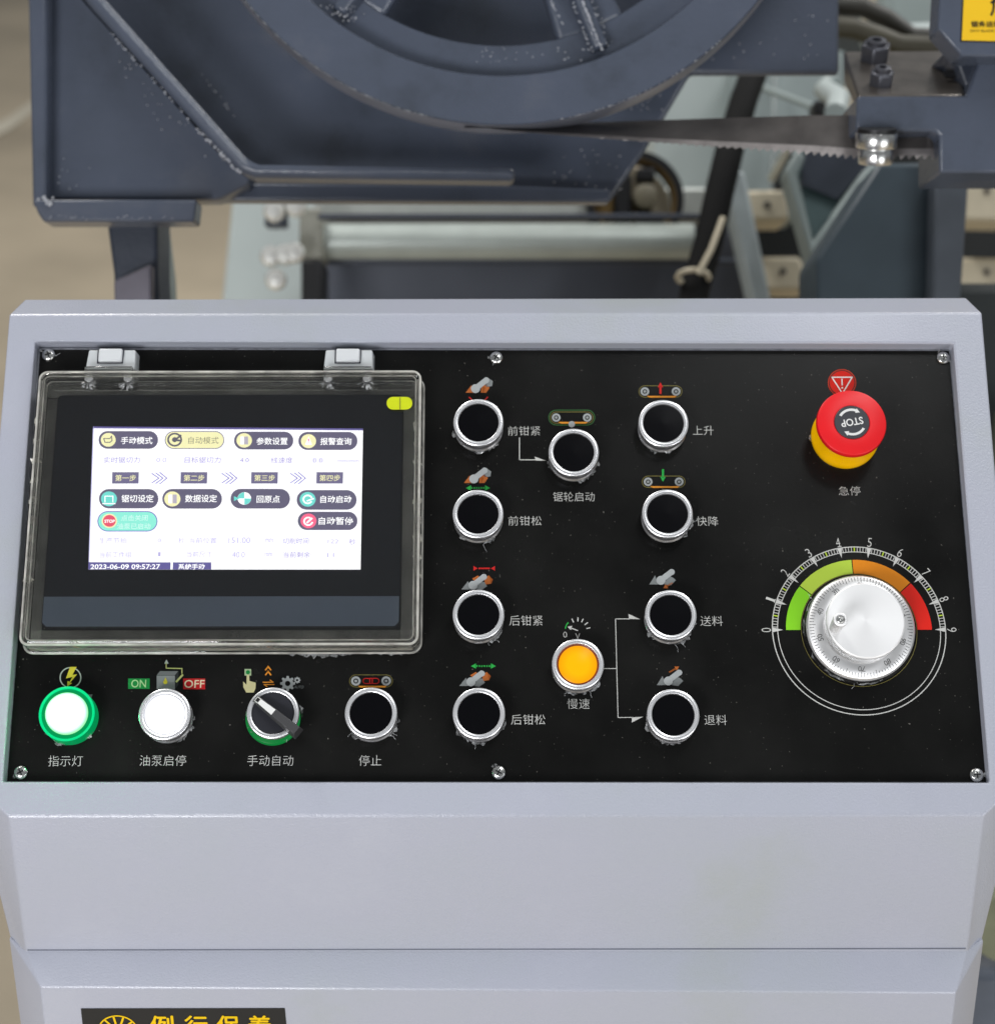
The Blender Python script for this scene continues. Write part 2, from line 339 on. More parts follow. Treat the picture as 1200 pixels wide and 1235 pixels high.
# clamp pictograms: a round bar lying in vee blocks; c = centre px of the ball at the lower left
def clamp(cx, cy, blocks, bar=True, jaw='g'):
    g = MB(); k = MB(); o = MB(); o2 = MB()
    mo = o if blocks == 'o' else k
    # rear block piece, front blocks
    if blocks == 'o':
        poly_px(o, [(cx-12,cy+5),(cx-5,cy-4),(cx-1,cy+5)], H1); poly_px(o, [(cx+6.5,cy+5),(cx+7,cy-1),(cx+12,cy-6),(cx+17,cy-1),(cx+13,cy+5)], H1)
        poly_px(o2, [(cx+8,cy-3),(cx+12,cy-1),(cx+9,cy+5)], H2)
        poly_px(k, [(cx+8,cy-8),(cx+15,cy-13),(cx+21,cy-9),(cx+20,cy-3),(cx+13,cy-2)], H1)
    elif blocks == 'g':
        poly_px(k, [(cx-14,cy+5),(cx-6,cy-5),(cx-3,cy+5)], H1); poly_px(k, [(cx+4,cy+5),(cx+8,cy-4),(cx+14,cy-4),(cx+17,cy+1),(cx+10,cy+6)], H1)
        poly_px(o, [(cx+13,cy-8),(cx+19,cy-12),(cx+24,cy-7),(cx+22,cy-2),(cx+15,cy-1)], H1); poly_px(o2, [(cx+19,cy-12),(cx+21,cy-7),(cx+22,cy-2),(cx+24,cy-7)], H2)
        poly_px(o, [(cx-1,cy-8),(cx+6,cy-12),(cx+8,cy-10),(cx+2,cy-5)], H1)
    else:
        poly_px(k, [(cx-14,cy+5),(cx-7,cy-6),(cx-3,cy+5)], H1); poly_px(k, [(cx+4,cy+5),(cx+9,cy-6),(cx+15,cy-3),(cx+18,cy),(cx+12,cy+6)], H1)
    line_px(g, [(cx+1,cy-1),(cx+12,cy-9.5)], 7, H3); disc_px(g, cx, cy, 5.6, H3+.0001, n=18); disc_px(g, cx+13, cy-10, 3.8, H3+.0001, n=14)
    for m_, q in ((p_grey, g), (p_grey2, k), (p_or, o), (p_or2, o2)):
        if q.v: icon(q, m_)
clamp(573.5, 468.5, 'o'); clamp(571.5, 577.5, 'o'); clamp(570.5, 706, 'g'); clamp(568, 822.5, 'g'); clamp(797, 700, 'n'); clamp(806, 821.5, 'n')
def arrow(x0, y0, x1, y1, m, w=2, hl=5, hw=3, both=False, dots=False):
    mb = MB(); d = V((x1-x0, y1-y0)); L = d.length; d.normalize(); n = V((-d.y, d.x))
    a = V((x0, y0)); b = V((x1, y1)); poly_px(mb, [tuple(b), tuple(b-d*hl-n*hw), tuple(b-d*hl+n*hw)], H2)
    s = a
    if both: poly_px(mb, [tuple(a), tuple(a+d*hl+n*hw), tuple(a+d*hl-n*hw)], H2); s = a+d*hl
    e = b-d*hl
    if dots:
        k = 6; seg = (e-s)/k
        for i in range(k): line_px(mb, [tuple(s+seg*i+seg*.15), tuple(s+seg*i+seg*.68)], w, H2, ext=0)
    else: line_px(mb, [tuple(s), tuple(e)], w, H2)
    icon(mb, m)
arrow(562, 588.5, 591, 588.5, p_grn, 2.2, 6, 3.2, True, True)
arrow(568, 803.5, 598, 803.5, p_grn, 2.2, 6, 3.2, True, True)
for a, b in (((571,685.5),(576,685.5)), ((597,685.5),(592,685.5))):
    arrow(*a, *b, p_redp, 1.5, 5, 3)
q = MB()
for i in range(5): line_px(q, [(578+i*2.6,685.5),(579.4+i*2.6,685.5)], 2, H2)
icon(q, p_redp)
q = MB(); line_px(q, [(566,479),(569,482)], 1.6, H2); line_px(q, [(588,479),(585,482)], 1.6, H2); icon(q, p_redp)
arrow(811, 703, 800, 709.5, p_or, 2, 5, 3, False, True); arrow(807, 811, 819, 804, p_or, 2, 5, 3, False, True)
# band-saw pictograms: two wheels in a stadium-shaped belt
def belt(cx, cy, half, r, ring=p_olive, fill=True, low=p_org, roller=False):
    o = MB(); N_ = 10
    def stad(rr): return [(cx+half+rr*math.sin(R(180*i/N_)), cy-rr*.97*math.cos(R(180*i/N_))) for i in range(N_+1)] + [(cx-half-rr*math.sin(R(180*i/N_)), cy+rr*.97*math.cos(R(180*i/N_))) for i in range(N_+1)]
    A_, B_ = stad(r+1.0), stad(r+.2); o.strip([P(x,y,H1) for x,y in A_], [P(x,y,H1) for x,y in B_], H1, close=True); icon(o, ring)
    g = MB(); k = MB()
    for s in (-1, 1):
        disc_px(g, cx+s*half, cy, r-1.2, H2, n=20); disc_px(k, cx+s*half, cy, (r-1.2)*.55, H3, (r-1.2)*.3, n=16)
    icon(g, p_grey); icon(k, p_dk)
    l = MB(); poly_px(l, [(cx-half+2,cy+r-1.2),(cx+half+1,cy+r-1.2),(cx+half-2,cy+r+.9),(cx-half+6,cy+r+.9)], H2); icon(l, low)
    if roller: l = MB(); disc_px(l, cx, cy+8, 4, H3, n=16); icon(l, p_grey)
belt(689.5, 503.5, 18.7, 6.4, roller=True); belt(796.5, 472, 18.8, 6.5); belt(800.3, 581, 18.7, 6.5); belt(447.5, 821.5, 18.3, 7)
q = MB(); o_ = []
for e in (9.4, 8.6):
    o_.append([(689.5+18.7+e*math.sin(R(18*i)), 503.5-e*math.cos(R(18*i))) for i in range(11)] + [(689.5-18.7-e*math.sin(R(18*i)), 503.5+e*math.cos(R(18*i))) for i in range(11)])
q.strip([P(x,y,H1) for x,y in o_[0]], [P(x,y,H1) for x,y in o_[1]], H1, close=True); icon(q, pr((60,110,60),'icon_dark_green'))
arrow(796.5, 474, 796.5, 461, p_redp, 2.6, 6, 3.3); arrow(799.5, 567, 799.5, 581, p_grn, 2.6, 6, 3.3)
q = MB(); k_ = [(447.5+s*6.5+s*3.1*math.sin(R(22.5*i))*1, 821.5-s*3.1*math.cos(R(22.5*i))) for s in (1,-1) for i in range(9)]
line_px(q, k_, 1.1, H3, True); line_px(q, [(446,818.8),(446,824.2)], 1.1, H3); line_px(q, [(449,818.8),(449,824.2)], 1.1, H3); icon(q, p_redp)
# power symbol, pump, hand, gears, chevrons
q = MB(); disc_px(q, 85, 817.5, 13.2, H1, 11.8, n=36); icon(q, pr((170,180,170),'icon_silver'))
q = MB(); poly_px(q, [(84.5,804.5),(92.5,804.5),(87.5,814),(93,813.5),(84.5,823.5),(87,824),(81,828.5),(81.5,821.5),(84,822.5),(87.5,816.5),(79.5,818.5)], H2); icon(q, p_yel, 'yellow lightning bolt in a silver ring')
q = MB(); poly_px(q, [(154.5,818.5),(180.5,818.5),(180.5,831),(154.5,831)], H1); icon(q, p_signg); lettering('ON', 167.3, 824.6, 18, 9.5, pr((170,210,150),'sign_on_print'), H2, bold=.01)
q = MB(); poly_px(q, [(221,818.5),(247.5,818.5),(247.5,831.5),(221,831.5)], H1); icon(q, p_signr); lettering('OFF', 234.5, 825, 24.5, 9.5, pr((214,200,170),'sign_off_print'), H2, bold=.01)
q = MB(); poly_px(q, [(189,815),(211,815),(211,832),(189,832)], H1); icon(q, p_grey2)
q = MB(); poly_px(q, [(189,814.6),(193,809.6),(215,809.6),(211,814.6)], H1); icon(q, pr((105,108,108),'icon_slate')); 
q = MB(); poly_px(q, [(211.3,815),(215.3,810),(215.3,826),(211.3,831)], H1); icon(q, p_dk)
q = MB(); line_px(q, [(213,822),(220,814.5)], 2.4, H3); line_px(q, [(200.5,799),(200.5,806),(219.5,806.5),(219.5,812)], 1.2, H3) ; icon(q, pr((170,176,110),'icon_hose'))
q = MB(); poly_px(q, [(200.8,795.5),(203.4,800.5),(198.2,800.5)], H3); icon(q, p_grey)
q = MB(); disc_px(q, 199.5, 823, 2.6, H3, n=14); poly_px(q, [(199.5,817),(201.6,822),(197.4,822)], H3); icon(q, p_yel)
q = MB(); poly_px(q, [(295,807),(303,807),(303,815),(295,815)], H1); icon(q, pr((170,190,150),'icon_pale_green')); q = MB(); disc_px(q, 299, 811, 2.6, H2, n=14); icon(q, p_signg)
q = MB(); poly_px(q, [(297.6,814),(300.6,814),(300.9,821.5),(308.5,823.5),(308.3,830),(306,835.5),(297,835.5),(293.5,829),(293.2,822),(297.3,826)], H2); icon(q, p_cream, 'pale pointing hand')
q = MB()
for yy in (804, 810): line_px(q, [(320.5,yy+4),(323.5,yy),(326.5,yy+4)], 1.6, H2)
line_px(q, [(317.5,823),(329.5,823),(326,820.5)], 1.2, H2); line_px(q, [(330.5,825.8),(318.5,825.8),(322,828.4)], 1.2, H2); icon(q, p_org)
def gear(cx, cy, r, m):
    g = MB(); n = 8
    disc_px(g, cx, cy, r*.76, H2, r*.36, n=24)
    for i in range(n):
        a = R(i*360/n); c, s = math.cos(a), math.sin(a); w_ = r*.2
        poly_px(g, [(cx+r*.7*c-w_*s, cy-(r*.7*s+w_*c)),(cx+r*c-w_*.7*s, cy-(r*s+w_*.7*c)),(cx+r*c+w_*.7*s, cy-(r*s-w_*.7*c)),(cx+r*.7*c+w_*s, cy-(r*.7*s-w_*c))][::-1], H2+.00005)
    icon(g, m)
gear(347, 824.5, 9, p_grey); gear(358.5, 820.5, 4, p_grey); lettering('AUTO', 360.5, 828.8, 11, 3.2, p_grey2, H1, shear=.3)
# callout lines
q = MB(); line_px(q, [(626.5,528),(626.5,554.5),(646,554.5)], 1.1, H1); poly_px(q, [(644.5,550.5),(658.5,555.5),(646.5,555.5)], H1); icon(q, m_lbl)
q = MB()
def dotted(a, b, n):
    for i in range(n):
        t = i/n; t2 = (i+.62)/n; line_px(q, [(a[0]+(b[0]-a[0])*t, a[1]+(b[1]-a[1])*t), (a[0]+(b[0]-a[0])*t2, a[1]+(b[1]-a[1])*t2)], .9, H1)
dotted((742.3,746.5),(760,746.5),9); dotted((742.3,746.5),(745.3,865.5),60); dotted((745.3,865.5),(764,865.5),9); dotted((728,806.5),(744,806.5),8)
poly_px(q, [(758,740.5),(772,747),(758.5,746.5)], H1); poly_px(q, [(762,871.5),(762,865.5),(776,864.5)], H1); icon(q, m_lbl)
# small gauge over the amber button
q = MB(); c = (696.5, 760.5)
for a_ in (88, 64, 38, 12, 116): line_px(q, [(c[0]+11.5*math.cos(R(a_)), c[1]-11.5*math.sin(R(a_))), (c[0]+15.2*math.cos(R(a_)), c[1]-15.2*math.sin(R(a_)))], 1.2, H1)
line_px(q, [c, (688,757.3)], 1.2, H1); poly_px(q, [(684.5,756),(690,754.8),(688.4,760)], H1); icon(q, m_lbl)
q = MB(); disc_px(q, c[0], c[1], 15.5, H1, 14.2, n=10, a0=138, a1=172); icon(q, p_grn)
lettering('0', 681.5, 765.5, 4.6, 7, m_lbl); lettering('V', 696.7, 767.5, 5.6, 7, m_lbl)
# warning sign over the stop button
q = MB(); disc_px(q, 1015.5, 461.5, 17, H1, n=40); icon(q, pr((214,60,30),'warning_red_rim')); q = MB(); disc_px(q, 1015.5, 461.5, 16, H2, n=40); icon(q, p_dk)
q = MB(); disc_px(q, 1015.5, 461.5, 14.9, H3, n=40); icon(q, pr((206,32,20),'warning_red'))
q = MB(); line_px(q, [(1003.3,454.8),(1027.7,454.8),(1016,474.5)], 1.5, H4, True); line_px(q, [(1015.4,457),(1015.6,464)], 1.5, H4); disc_px(q, 1015.7, 467.6, 1.1, H4, n=10); icon(q, m_white, 'exclamation mark in a downward white triangle')

# ------------------------------------------------------------ printed scale round the handwheel
dc = P(1035.8, 760, 0); k0 = scale_at(1035.8, 760, 0)
def ring_part(r0, r1, a0, a1, m, h, n=60, name='scale_ring', rd=None):
    A = arc(dc[0], dc[1], r1*k0, a0, a1, n); B = arc(dc[0], dc[1], r0*k0, a0, a1, n)
    return MB().strip(A, B, h).build(name, m, PF, plate, smooth=0)
ring_part(103.8, 105.0, 0, 360, m_lbl, H1, 120); ring_part(97.6, 98.6, 0, 360, m_lbl, H1, 120); ring_part(69.4, 70.1, 0, 360, p_olive, H1, 100)
for i, (a0, a1, cc) in enumerate(((180,141.8,(132,208,36)),(141.0,92.8,(178,206,70)),(92.0,42.0,(222,134,24)),(41.2,0,(222,36,24)))):
    o = ring_part(70.5, 88, a1, a0, pr(cc, ['green','lime','orange','red'][i]+'_scale_print'), H1, 20, 'colour_segment')
    o['label'] = ['bright green', 'yellow green', 'orange', 'red'][i]+' segment of the printed speed scale'
q = MB(); qy = MB(); qt = MB()
for i in range(91):
    if i % 10 == 0: continue
    a_ = 180-i*2; c, s = math.cos(R(a_)), math.sin(R(a_)); tgt = qy if i % 10 == 5 else q; wd = .7 if i % 10 == 5 else .42
    pts = [(dc[0]+(r_*c-t_*s)*k0, dc[1]+(r_*s+t_*c)*k0) for r_, t_ in ((98.4,-wd),(104,-wd),(104,wd),(98.4,wd))]
    tgt.sheet(pts, H2)
for i in range(10):
    a_ = 180-i*20; c, s = math.cos(R(a_)), math.sin(R(a_))
    qt.sheet([(dc[0]+(r_*c-t_*s)*k0, dc[1]+(r_*s+t_*c)*k0) for r_, t_ in ((91.5,0),(104,-2.9),(104,2.9))], H2+.0001)
    vs, fs = text_raw(str(i), -.012)
    mb = MB(); wd, ht = (5.2 if i != 1 else 3), 11.5; rr = 111.8; cr, sr = math.cos(R(a_-90)), math.sin(R(a_-90))
    vv = [(dc[0]+(rr*c + x*wd*cr-y*ht*sr)*k0, dc[1]+(rr*s + x*wd*sr+y*ht*cr)*k0, H1) for x, y in vs]; mb.add(vv, fs)
    if i in (1, 4): mb.add([(dc[0]+(rr*c + x*cr-y*sr)*k0, dc[1]+(rr*s + x*sr+y*cr)*k0, H1+.00005) for x, y in ((-2.4+(.8 if i==4 else 0),-5.9),(2.4+(.8 if i==4 else 0),-5.9),(2.4+(.8 if i==4 else 0),-5),(-2.4+(.8 if i==4 else 0),-5))], [(0,1,2,3)])
    mb.build('lettering', m_lbl, PF, plate, smooth=0)
q.build('scale_tick', m_lbl, PF, plate, smooth=0); qy.build('scale_tick', p_lime, PF, plate, smooth=0); qt.build('scale_pointer', m_lbl, PF, plate, smooth=0)

# ------------------------------------------------------------ push buttons
def at_top(px, py, h): u, v = P(px, py, h); return PF @ Matrix.Translation((u, v, 0))
HB = .0120
collar = MB().lathe([(.0146,0),(.0146,.0012),(.0138,.002),(.0138,.0065),(.0147,.0075),(.0149,.0095)], 56).mesh('push_button', m_collar)
ringp = [(.0149,.0096),(.01500,.0106),(.01470,.0116),(.01410,.0120),(.0129,.0120),(.0122,.0117),(.01195,.0108),(.01195,.0090)]
ringm = MB().lathe(ringp, 64, caps=False).mesh('bezel_ring', m_alu)
capm = MB().lathe([(.0119,.0092),(.0119,.0106),(.0116,.0110),(.0,.0112)], 56).mesh('button_cap', m_blackcap)
def film(parent, mw, r, k, spread, seed):         # torn protective film left round the base
    rnd = random.Random(seed); mb = MB()
    for j in range(k):
        a = spread[0]+(spread[1]-spread[0])*rnd.random(); L = rnd.uniform(8, 34); n = max(3, int(L/4))
        lo, hi = [], []
        for i in range(n+1):
            t = R(a+L*i/n); e = math.sin(math.pi*i/n)**.5
            r0 = r+rnd.uniform(-.0004, .0003); r1 = r0+e*rnd.uniform(.0003, .0020)
            lo.append((r0*math.cos(t), r0*math.sin(t), rnd.uniform(.0008, .0030))); hi.append((r1*math.cos(t), r1*math.sin(t), rnd.uniform(.0006, .0042)))
        m_ = n+1; mb.add(lo+hi, [(i, i+1, m_+i+1, m_+i) for i in range(n)])
        if rnd.random() < .2:                      # a curled thread
            t = R(a); p0 = V((r*math.cos(t), r*math.sin(t), .001)); pts = [p0]
            for i in range(7): p0 = p0+V((math.cos(t)*.0006+rnd.uniform(-.0006,.0006), math.sin(t)*.0006+rnd.uniform(-.0006,.0006), rnd.uniform(-.0002,.0004))); pts.append(p0)
            mb.tube(pts, .00016, 5)
    mb.build('film_residue', m_shred, mw, parent, smooth=60)['kind'] = 'stuff'
m_shred = mat('torn_film', rgb(205,207,208), .12, spec=1, var=.5, nscale=600)
m_shred.node_tree.nodes['Principled BSDF'].inputs['Alpha'].default_value = .42
def button(px, py, seed, label=None, cap=None, capmesh=None, hide_ring=False, ring_mat=None):
    mw = at_top(px, py, HB); mw = mw @ Matrix.Rotation(R(seed*37), 4, 'Z')
    b = link('push_button', collar, mw, console)
    if label: b['label'] = label
    rm = ringm
    if ring_mat: rm = ringm.copy(); rm.materials[0] = ring_mat
    link('bezel_ring', rm, mw, b)
    link('button_cap', capmesh or capm, mw, b)
    m0 = at_top(px, py, HB); a0_ = 200+(seed*53)%90; film(b, m0, .0150, 4, (a0_, a0_+70), seed); film(b, m0, .0150, 1, (150, 400), seed+99)
    return b
for i, (x, y, l) in enumerate(((577,509,'front clamp tighten button, black cap'),(576.5,619.5,'front clamp release button, black cap'),(692,545,'saw wheel start button, black cap'),(800.3,510,'raise button, black cap'),
        (805,619,'fast lower button, black cap'),(577,741,'rear clamp tighten button, black cap'),(577.5,860.5,'rear clamp release button, black cap'),(809,741.5,'feed button, black cap'),(812,862,'retract button, black cap'),(447.3,860,'stop button, black cap'))):
    button(x, y, i+1, l)
m_amb = hotspot(emis('lit_amber_lens', (1, .40, .002, 1), 1.05), .006, 1.2, .0111, .85)
m_ambr = mat('amber_rim', rgb(150,60,8), .3)
ac = MB().lathe([(.0119,.0092),(.0119,.0103),(.0110,.0106)], 56, caps=False).mesh('lens_rim', m_ambr)
al = MB().lathe([(.0111,.0100),(.0110,.0108),(.0104,.0112),(0,.0114)], 56).mesh('button_lens', m_amb)
b = button(697, 801, 21, 'slow speed button with a glowing amber lens', capmesh=al); link('lens_rim', ac, W[b.name], b)
m_wl = hotspot(emis('lit_white_lens', (.93, .95, 1, 1), 4), .006, 4, .0118, .62)
wl = MB().lathe([(.0118,.0096),(.0116,.0112),(.0105,.0120),(0,.0123)], 56).mesh('button_lens', m_wl)
button(198.5, 861.5, 22, 'oil pump button with a glowing white lens', capmesh=wl); diode('white_lamp_glow', at_top(198.5, 861.5, HB), .019, .008, (.95, .95, 1))
m_gl = hotspot(emis('lit_green_lens', (.40, 1, .52, 1), 7), .0065, 7, .0119, .9)
m_gr = emis('green_lamp_skirt', (0, .52, .15, 1), .45)
m_gr2 = emis('green_lamp_ridge', (0, .62, .22, 1), 1.1)
lampw = at_top(80.5, 861, .012)
lb = MB().lathe([(.0158,0),(.0158,.003),(.0155,.009),(.0151,.0116)], 56).build('indicator_lamp', m_gr, lampw, console); lb['label'] = 'glowing green indicator lamp with a white centre'
MB().lathe([(.0158,.0117),(.0158,.0122),(.0152,.0126),(.0146,.0122),(.0140,.0108)], 56, caps=False).build('lamp_rim', m_gr2, lampw, lb)
MB().lathe([(.0140,.0108),(.0128,.0106),(.0122,.0113)], 56, caps=False).build('lamp_skirt', emis('green_lamp_groove', (0, .42, .14, 1), .5), lampw, lb)
MB().lathe([(.0121,.0112),(.0119,.0135),(.0108,.0146),(0,.0152)], 56).build('lamp_lens', m_gl, lampw, lb)
film(lb, at_top(80.5, 861, .012), .0158, 5, (210, 330), 31)
film(lb, at_top(80.5, 861, .012), .0158, 1, (40, 50), 32)
diode('green_lamp_glow', lampw, .021, .02, (.05, 1, .28))
# selector switch
sw = at_top(329, 860, .012)
sb = link('selector_switch', collar, sw, console); sb['label'] = 'black rotary selector turned to manual, white pointer stripe'
link('bezel_ring', ringm, sw, sb)
MB().lathe([(.0119,.0092),(.0119,.0108),(.0114,.0113),(0,.0114)], 56).build('switch_disc', mat('selector_disc', rgb(34,35,42), .4, var=.05), sw, sb)
gl = MB().lathe([(.0156,.0002),(.0157,.0018),(.0153,.0026),(.0146,.003)], 48, 0, 0).build('green_gasket', emis('glowing_green_plastic', (.01,.42,.08,1), .35), sw @ Matrix.Translation((-.0010,-.0010,0)), sb)  # gasket is no lamp; emission only makes its green brighter
ang = -40
lm = sw @ Matrix.Rotation(R(ang+1), 4, 'Z')
lv = MB(); L0, L1, wd = -.0136, .0200, .0032
lv.add([(L0,-wd*.75,.0113),(L1,-wd*1.15,.0113),(L1,wd*1.15,.0113),(L0,wd*.75,.0113),(L0+.0008,-wd*.62,.0150),(L1-.001,-wd*.8,.0215),(L1-.001,wd*.8,.0215),(L0+.0008,wd*.62,.0150)],
       [(3,2,1,0),(4,5,6,7),(0,1,5,4),(1,2,6,5),(2,3,7,6),(3,0,4,7)])
lv.build('lever', m_greypl, lm, sb, bevel=.0005)
def onl(x): return .0150+(x-(L0+.0008))/((L1-.001)-(L0+.0008))*.0065+.0001
MB().add([(L0+.0042,-.0015,onl(L0+.0042)),(L0+.0150,-.0019,onl(L0+.0150)),(L0+.0150,.0019,onl(L0+.0150)),(L0+.0042,.0015,onl(L0+.0042))],[(0,1,2,3)]).build('pointer_stripe', m_white, lm, sb, smooth=0)
MB().add([(L0+.0014,-.0016,onl(L0+.0014)),(L0+.0042,-.0017,onl(L0+.0042)),(L0+.0042,.0017,onl(L0+.0042)),(L0+.0014,.0016,onl(L0+.0014))],[(0,1,2,3)]).build('pointer_tip', m_lbl, lm, sb, smooth=0)
MB().add([(L0+.0019,-.0011,onl(L0+.0019)+.0001),(L0+.0039,-.0011,onl(L0+.0039)+.0001),(L0+.0039,.0011,onl(L0+.0039)+.0001),(L0+.0019,.0011,onl(L0+.0019)+.0001)],[(0,1,2,3)]).build('pointer_dot', m_blackpl, lm, sb, smooth=0)
film(sb, at_top(329,860,.012), .0153, 7, (150, 380), 41)

# ------------------------------------------------------------ emergency stop
ES = at_top(1026.5, 511, .0240)
es = MB().lathe([(.0198,0),(.0202,.0012),(.0202,.0040),(.0194,.0052),(.0160,.0130),(.0158,.0150)], 64).build('emergency_stop', m_yel, ES, console); es['label'] = 'red mushroom emergency stop on a yellow collar'
MB().lathe([(.0150,.0140),(.0175,.0180),(.0198,.0210),(.0205,.0225),(.0205,.0247),(.0201,.0259),(.0192,.0264),(.0108,.0265),(.0104,.0262)], 72).build('mushroom_head', m_red, ES, es)
MB().lathe([(.0103,.0259),(.0103,.0266),(.0100,.0269),(0,.0269)], 48).build('head_label', m_dark, ES, es)
def es_text():
    kx = scale_at(1026, 511, .0240)
    c0 = V((1026.9, 509.6)); hh = .0271
    mb = MB(); vs, fs = text_raw('STOP', .02); rot = R(180+10); cr, sr = math.cos(rot), math.sin(rot)
    mb.add([((x*27*cr-y*9.5*sr)*kx, (x*27*sr+y*9.5*cr)*kx, .0271) for x, y in vs], fs)
    mb.build('lettering', m_white, ES, es, smooth=0)
    for a0 in (62, 242):
        A_ = arc(0,0,17.3*kx, a0+8, a0+88, 14); B_ = arc(0,0,14.2*kx, a0+8, a0+88, 14)
        mb = MB().strip(A_, B_, .0271); t = R(a0+8)
        mb.add([(r_*kx*math.cos(t+q_), r_*kx*math.sin(t+q_), .0271) for r_, q_ in ((12.4,0),(15.9,-.34),(18.8,0))], [(0,1,2)])
        mb.build('turn_arrow', m_white, ES, es, smooth=0)
es_text()
film(es, ES, .0203, 1, (170, 190), 51)

# ------------------------------------------------------------ handwheel
HW = at_top(1038.5, 756.5, .007)
hw = MB().lathe([(.0322,0),(.0325,.001),(.0320,.002),(.0312,.0030),(.0310,.0050)], 96).build('handwheel', mat('black_handwheel_base', rgb(28,28,28), .25, var=.2), HW, console); hw['label'] = 'round silver handwheel with an engraved scale and crank peg'
MB().lathe([(.0308,.0036),(.0314,.0042),(.0314,.0056),(.0308,.0064),(.0304,.0068),(.0225,.0088),(.0220,.0088)], 128).build('scale_disc', m_alu2, HW, hw)
prof = []
kn = MB(); n = 140; r0, r1 = .0214, .0222
zz = [.0088, .0100, .0180, .0192]
vs = []
for z in zz:
    for i in range(n*2):
        rr = (r0 if i % 2 else r1) if z in (.0100, .0180) else r0-.0003
        a_ = math.pi*i/n; vs.append((rr*math.cos(a_), rr*math.sin(a_), z))
kn.add(vs, [(j*2*n+i, j*2*n+(i+1)%(2*n), (j+1)*2*n+(i+1)%(2*n), (j+1)*2*n+i) for j in range(3) for i in range(2*n)])
kn.build('knurled_grip', m_alu2, HW, hw, smooth=20)
kt = P(1046, 743.5, .0225); kc = P(1038.5, 756.5, .007)
MB().lathe([(.0211,.0190),(.0222,.0196),(.0224,.0206),(.0222,.0220),(.0214,.0226),(0,.0227)], 96).build('knob_face', m_knob, HW, hw)
pk = P(1013.8, 747.2, .042); pg = HW @ Matrix.Translation((pk[0]-kc[0], pk[1]-kc[1], 0))
MB().lathe([(.0032,.0226),(.0034,.025),(.0038,.034),(.0041,.040),(.0039,.0418),(.0033,.0422),(.0026,.0420),(.0026,.0405),(0,.0403)], 40).build('crank_peg', m_knob, pg, hw)
MB().lathe([(.0022,.0404),(.0022,.0413),(.0017,.0417),(0,.0417)], 24).build('peg_screw', m_chrome, pg, hw)
tk = MB()
def dz(r): return .0068+(.0304-r)/(.0304-.0225)*.0020+.00006
for i in range(100):
    a_ = R(159-40*3.6+i*3.6); L = .0042 if i % 10 == 0 else (.0034 if i % 5 == 0 else .0024); c, s = math.cos(a_), math.sin(a_); ra, rb = .0298, .0298-L; t = .00016
    tk.add([(ra*c-t*s, ra*s+t*c, dz(ra)),(rb*c-t*s, rb*s+t*c, dz(rb)),(rb*c+t*s, rb*s-t*c, dz(rb)),(ra*c+t*s, ra*s-t*c, dz(ra))], [(0,1,2,3)])
m_eng = pr((95,95,95), 'engraved_grey')
tk.build('engraved_scale', m_eng, HW, hw, smooth=0)
for i in range(10):
    a_ = 159-144+i*36; vs, fs = text_raw(str(i*10)); rr = .0250; c, s = math.cos(R(a_)), math.sin(R(a_)); cr, sr = math.cos(R(a_-90)), math.sin(R(a_-90))
    ww = .0024*len(str(i*10))*.85; hh = .0030; pts = []
    for x, y in vs:
        X = rr*c+x*ww*cr-y*hh*sr; Y = rr*s+x*ww*sr+y*hh*cr; pts.append((X, Y, dz(math.hypot(X, Y))+.00004))
    MB().add(pts, fs).build('lettering', m_eng, HW, hw, smooth=0)
film(hw, at_top(1038.5,756.5,.007), .0318, 10, (120, 350), 61)

# ------------------------------------------------------------ screws
for i, (x, y) in enumerate(((58,427),(598.5,430.5),(1138,430.5),(24.5,931.5),(601.5,931.5),(1178.5,934.5))):
    mw = at_top(x, y, .0022) @ Matrix.Rotation(R(20+i*33), 4, 'Z')
    o = MB().lathe([(.0040,.0003),(.0041,.0009),(.0038,.0017),(.0030,.0023),(.0018,.0026),(0,.0027)], 32).build('plate_screw', m_chrome, mw, console)
    q = MB()
    for k in (0, 90):
        c, s = math.cos(R(k)), math.sin(R(k)); a, b = .0020, .00042
        q.add([(x_*c-y_*s, x_*s+y_*c, .00275) for x_, y_ in ((-a,-b),(a,-b),(a,b),(-a,b))], [(0,1,2,3)])
    q.build('cross_recess', m_blackpl, mw, o, smooth=0)
    film(o, mw, .0041, 2, (0, 360), 70+i)

# ------------------------------------------------------------ touch screen
HS = .007
sq = [P(50, 757, HS), P(483.5, 757.5, HS), P(484.5, 478, HS), P(70, 474.5, HS)]
x0, x1 = (sq[0][0]+sq[3][0])/2, (sq[1][0]+sq[2][0])/2; yb0, yt0 = (sq[0][1]+sq[1][1])/2, (sq[2][1]+sq[3][1])/2
print('screen size', x1-x0, yt0-yb0)
ts = MB().prism(rrect(x0, x1, yb0, yt0, .0035), .0004, HS).build('touch_screen', m_scr, PF, console, bevel=.0006); ts['label'] = 'black framed touch screen showing a lit menu'
ys = P(260, 720, HS)[1]
MB().prism([(a,b) for a,b in rrect(x0+.0003, x1-.0003, yb0+.0003, ys, .0032) if b < ys-.004]+[(x1-.0003,ys),(x0+.0003,ys)][::1], HS, HS+.00025).build('lower_strip', m_strip, PF, ts, smooth=0) if False else \
MB().sheet([(x0+.0005,ys),(x0+.0005,yb0+.003),(x0+.003,yb0+.0006),(x1-.003,yb0+.0006),(x1-.0005,yb0+.003),(x1-.0005,ys)], HS+.0002).build('lower_strip', m_strip, PF, ts, smooth=0)
S1, S2, S3, S4 = HS+.0003, HS+.0004, HS+.0005, HS+.0006
def e(c, name, k=1): return emis(name, rgb(*c), k*1.12)
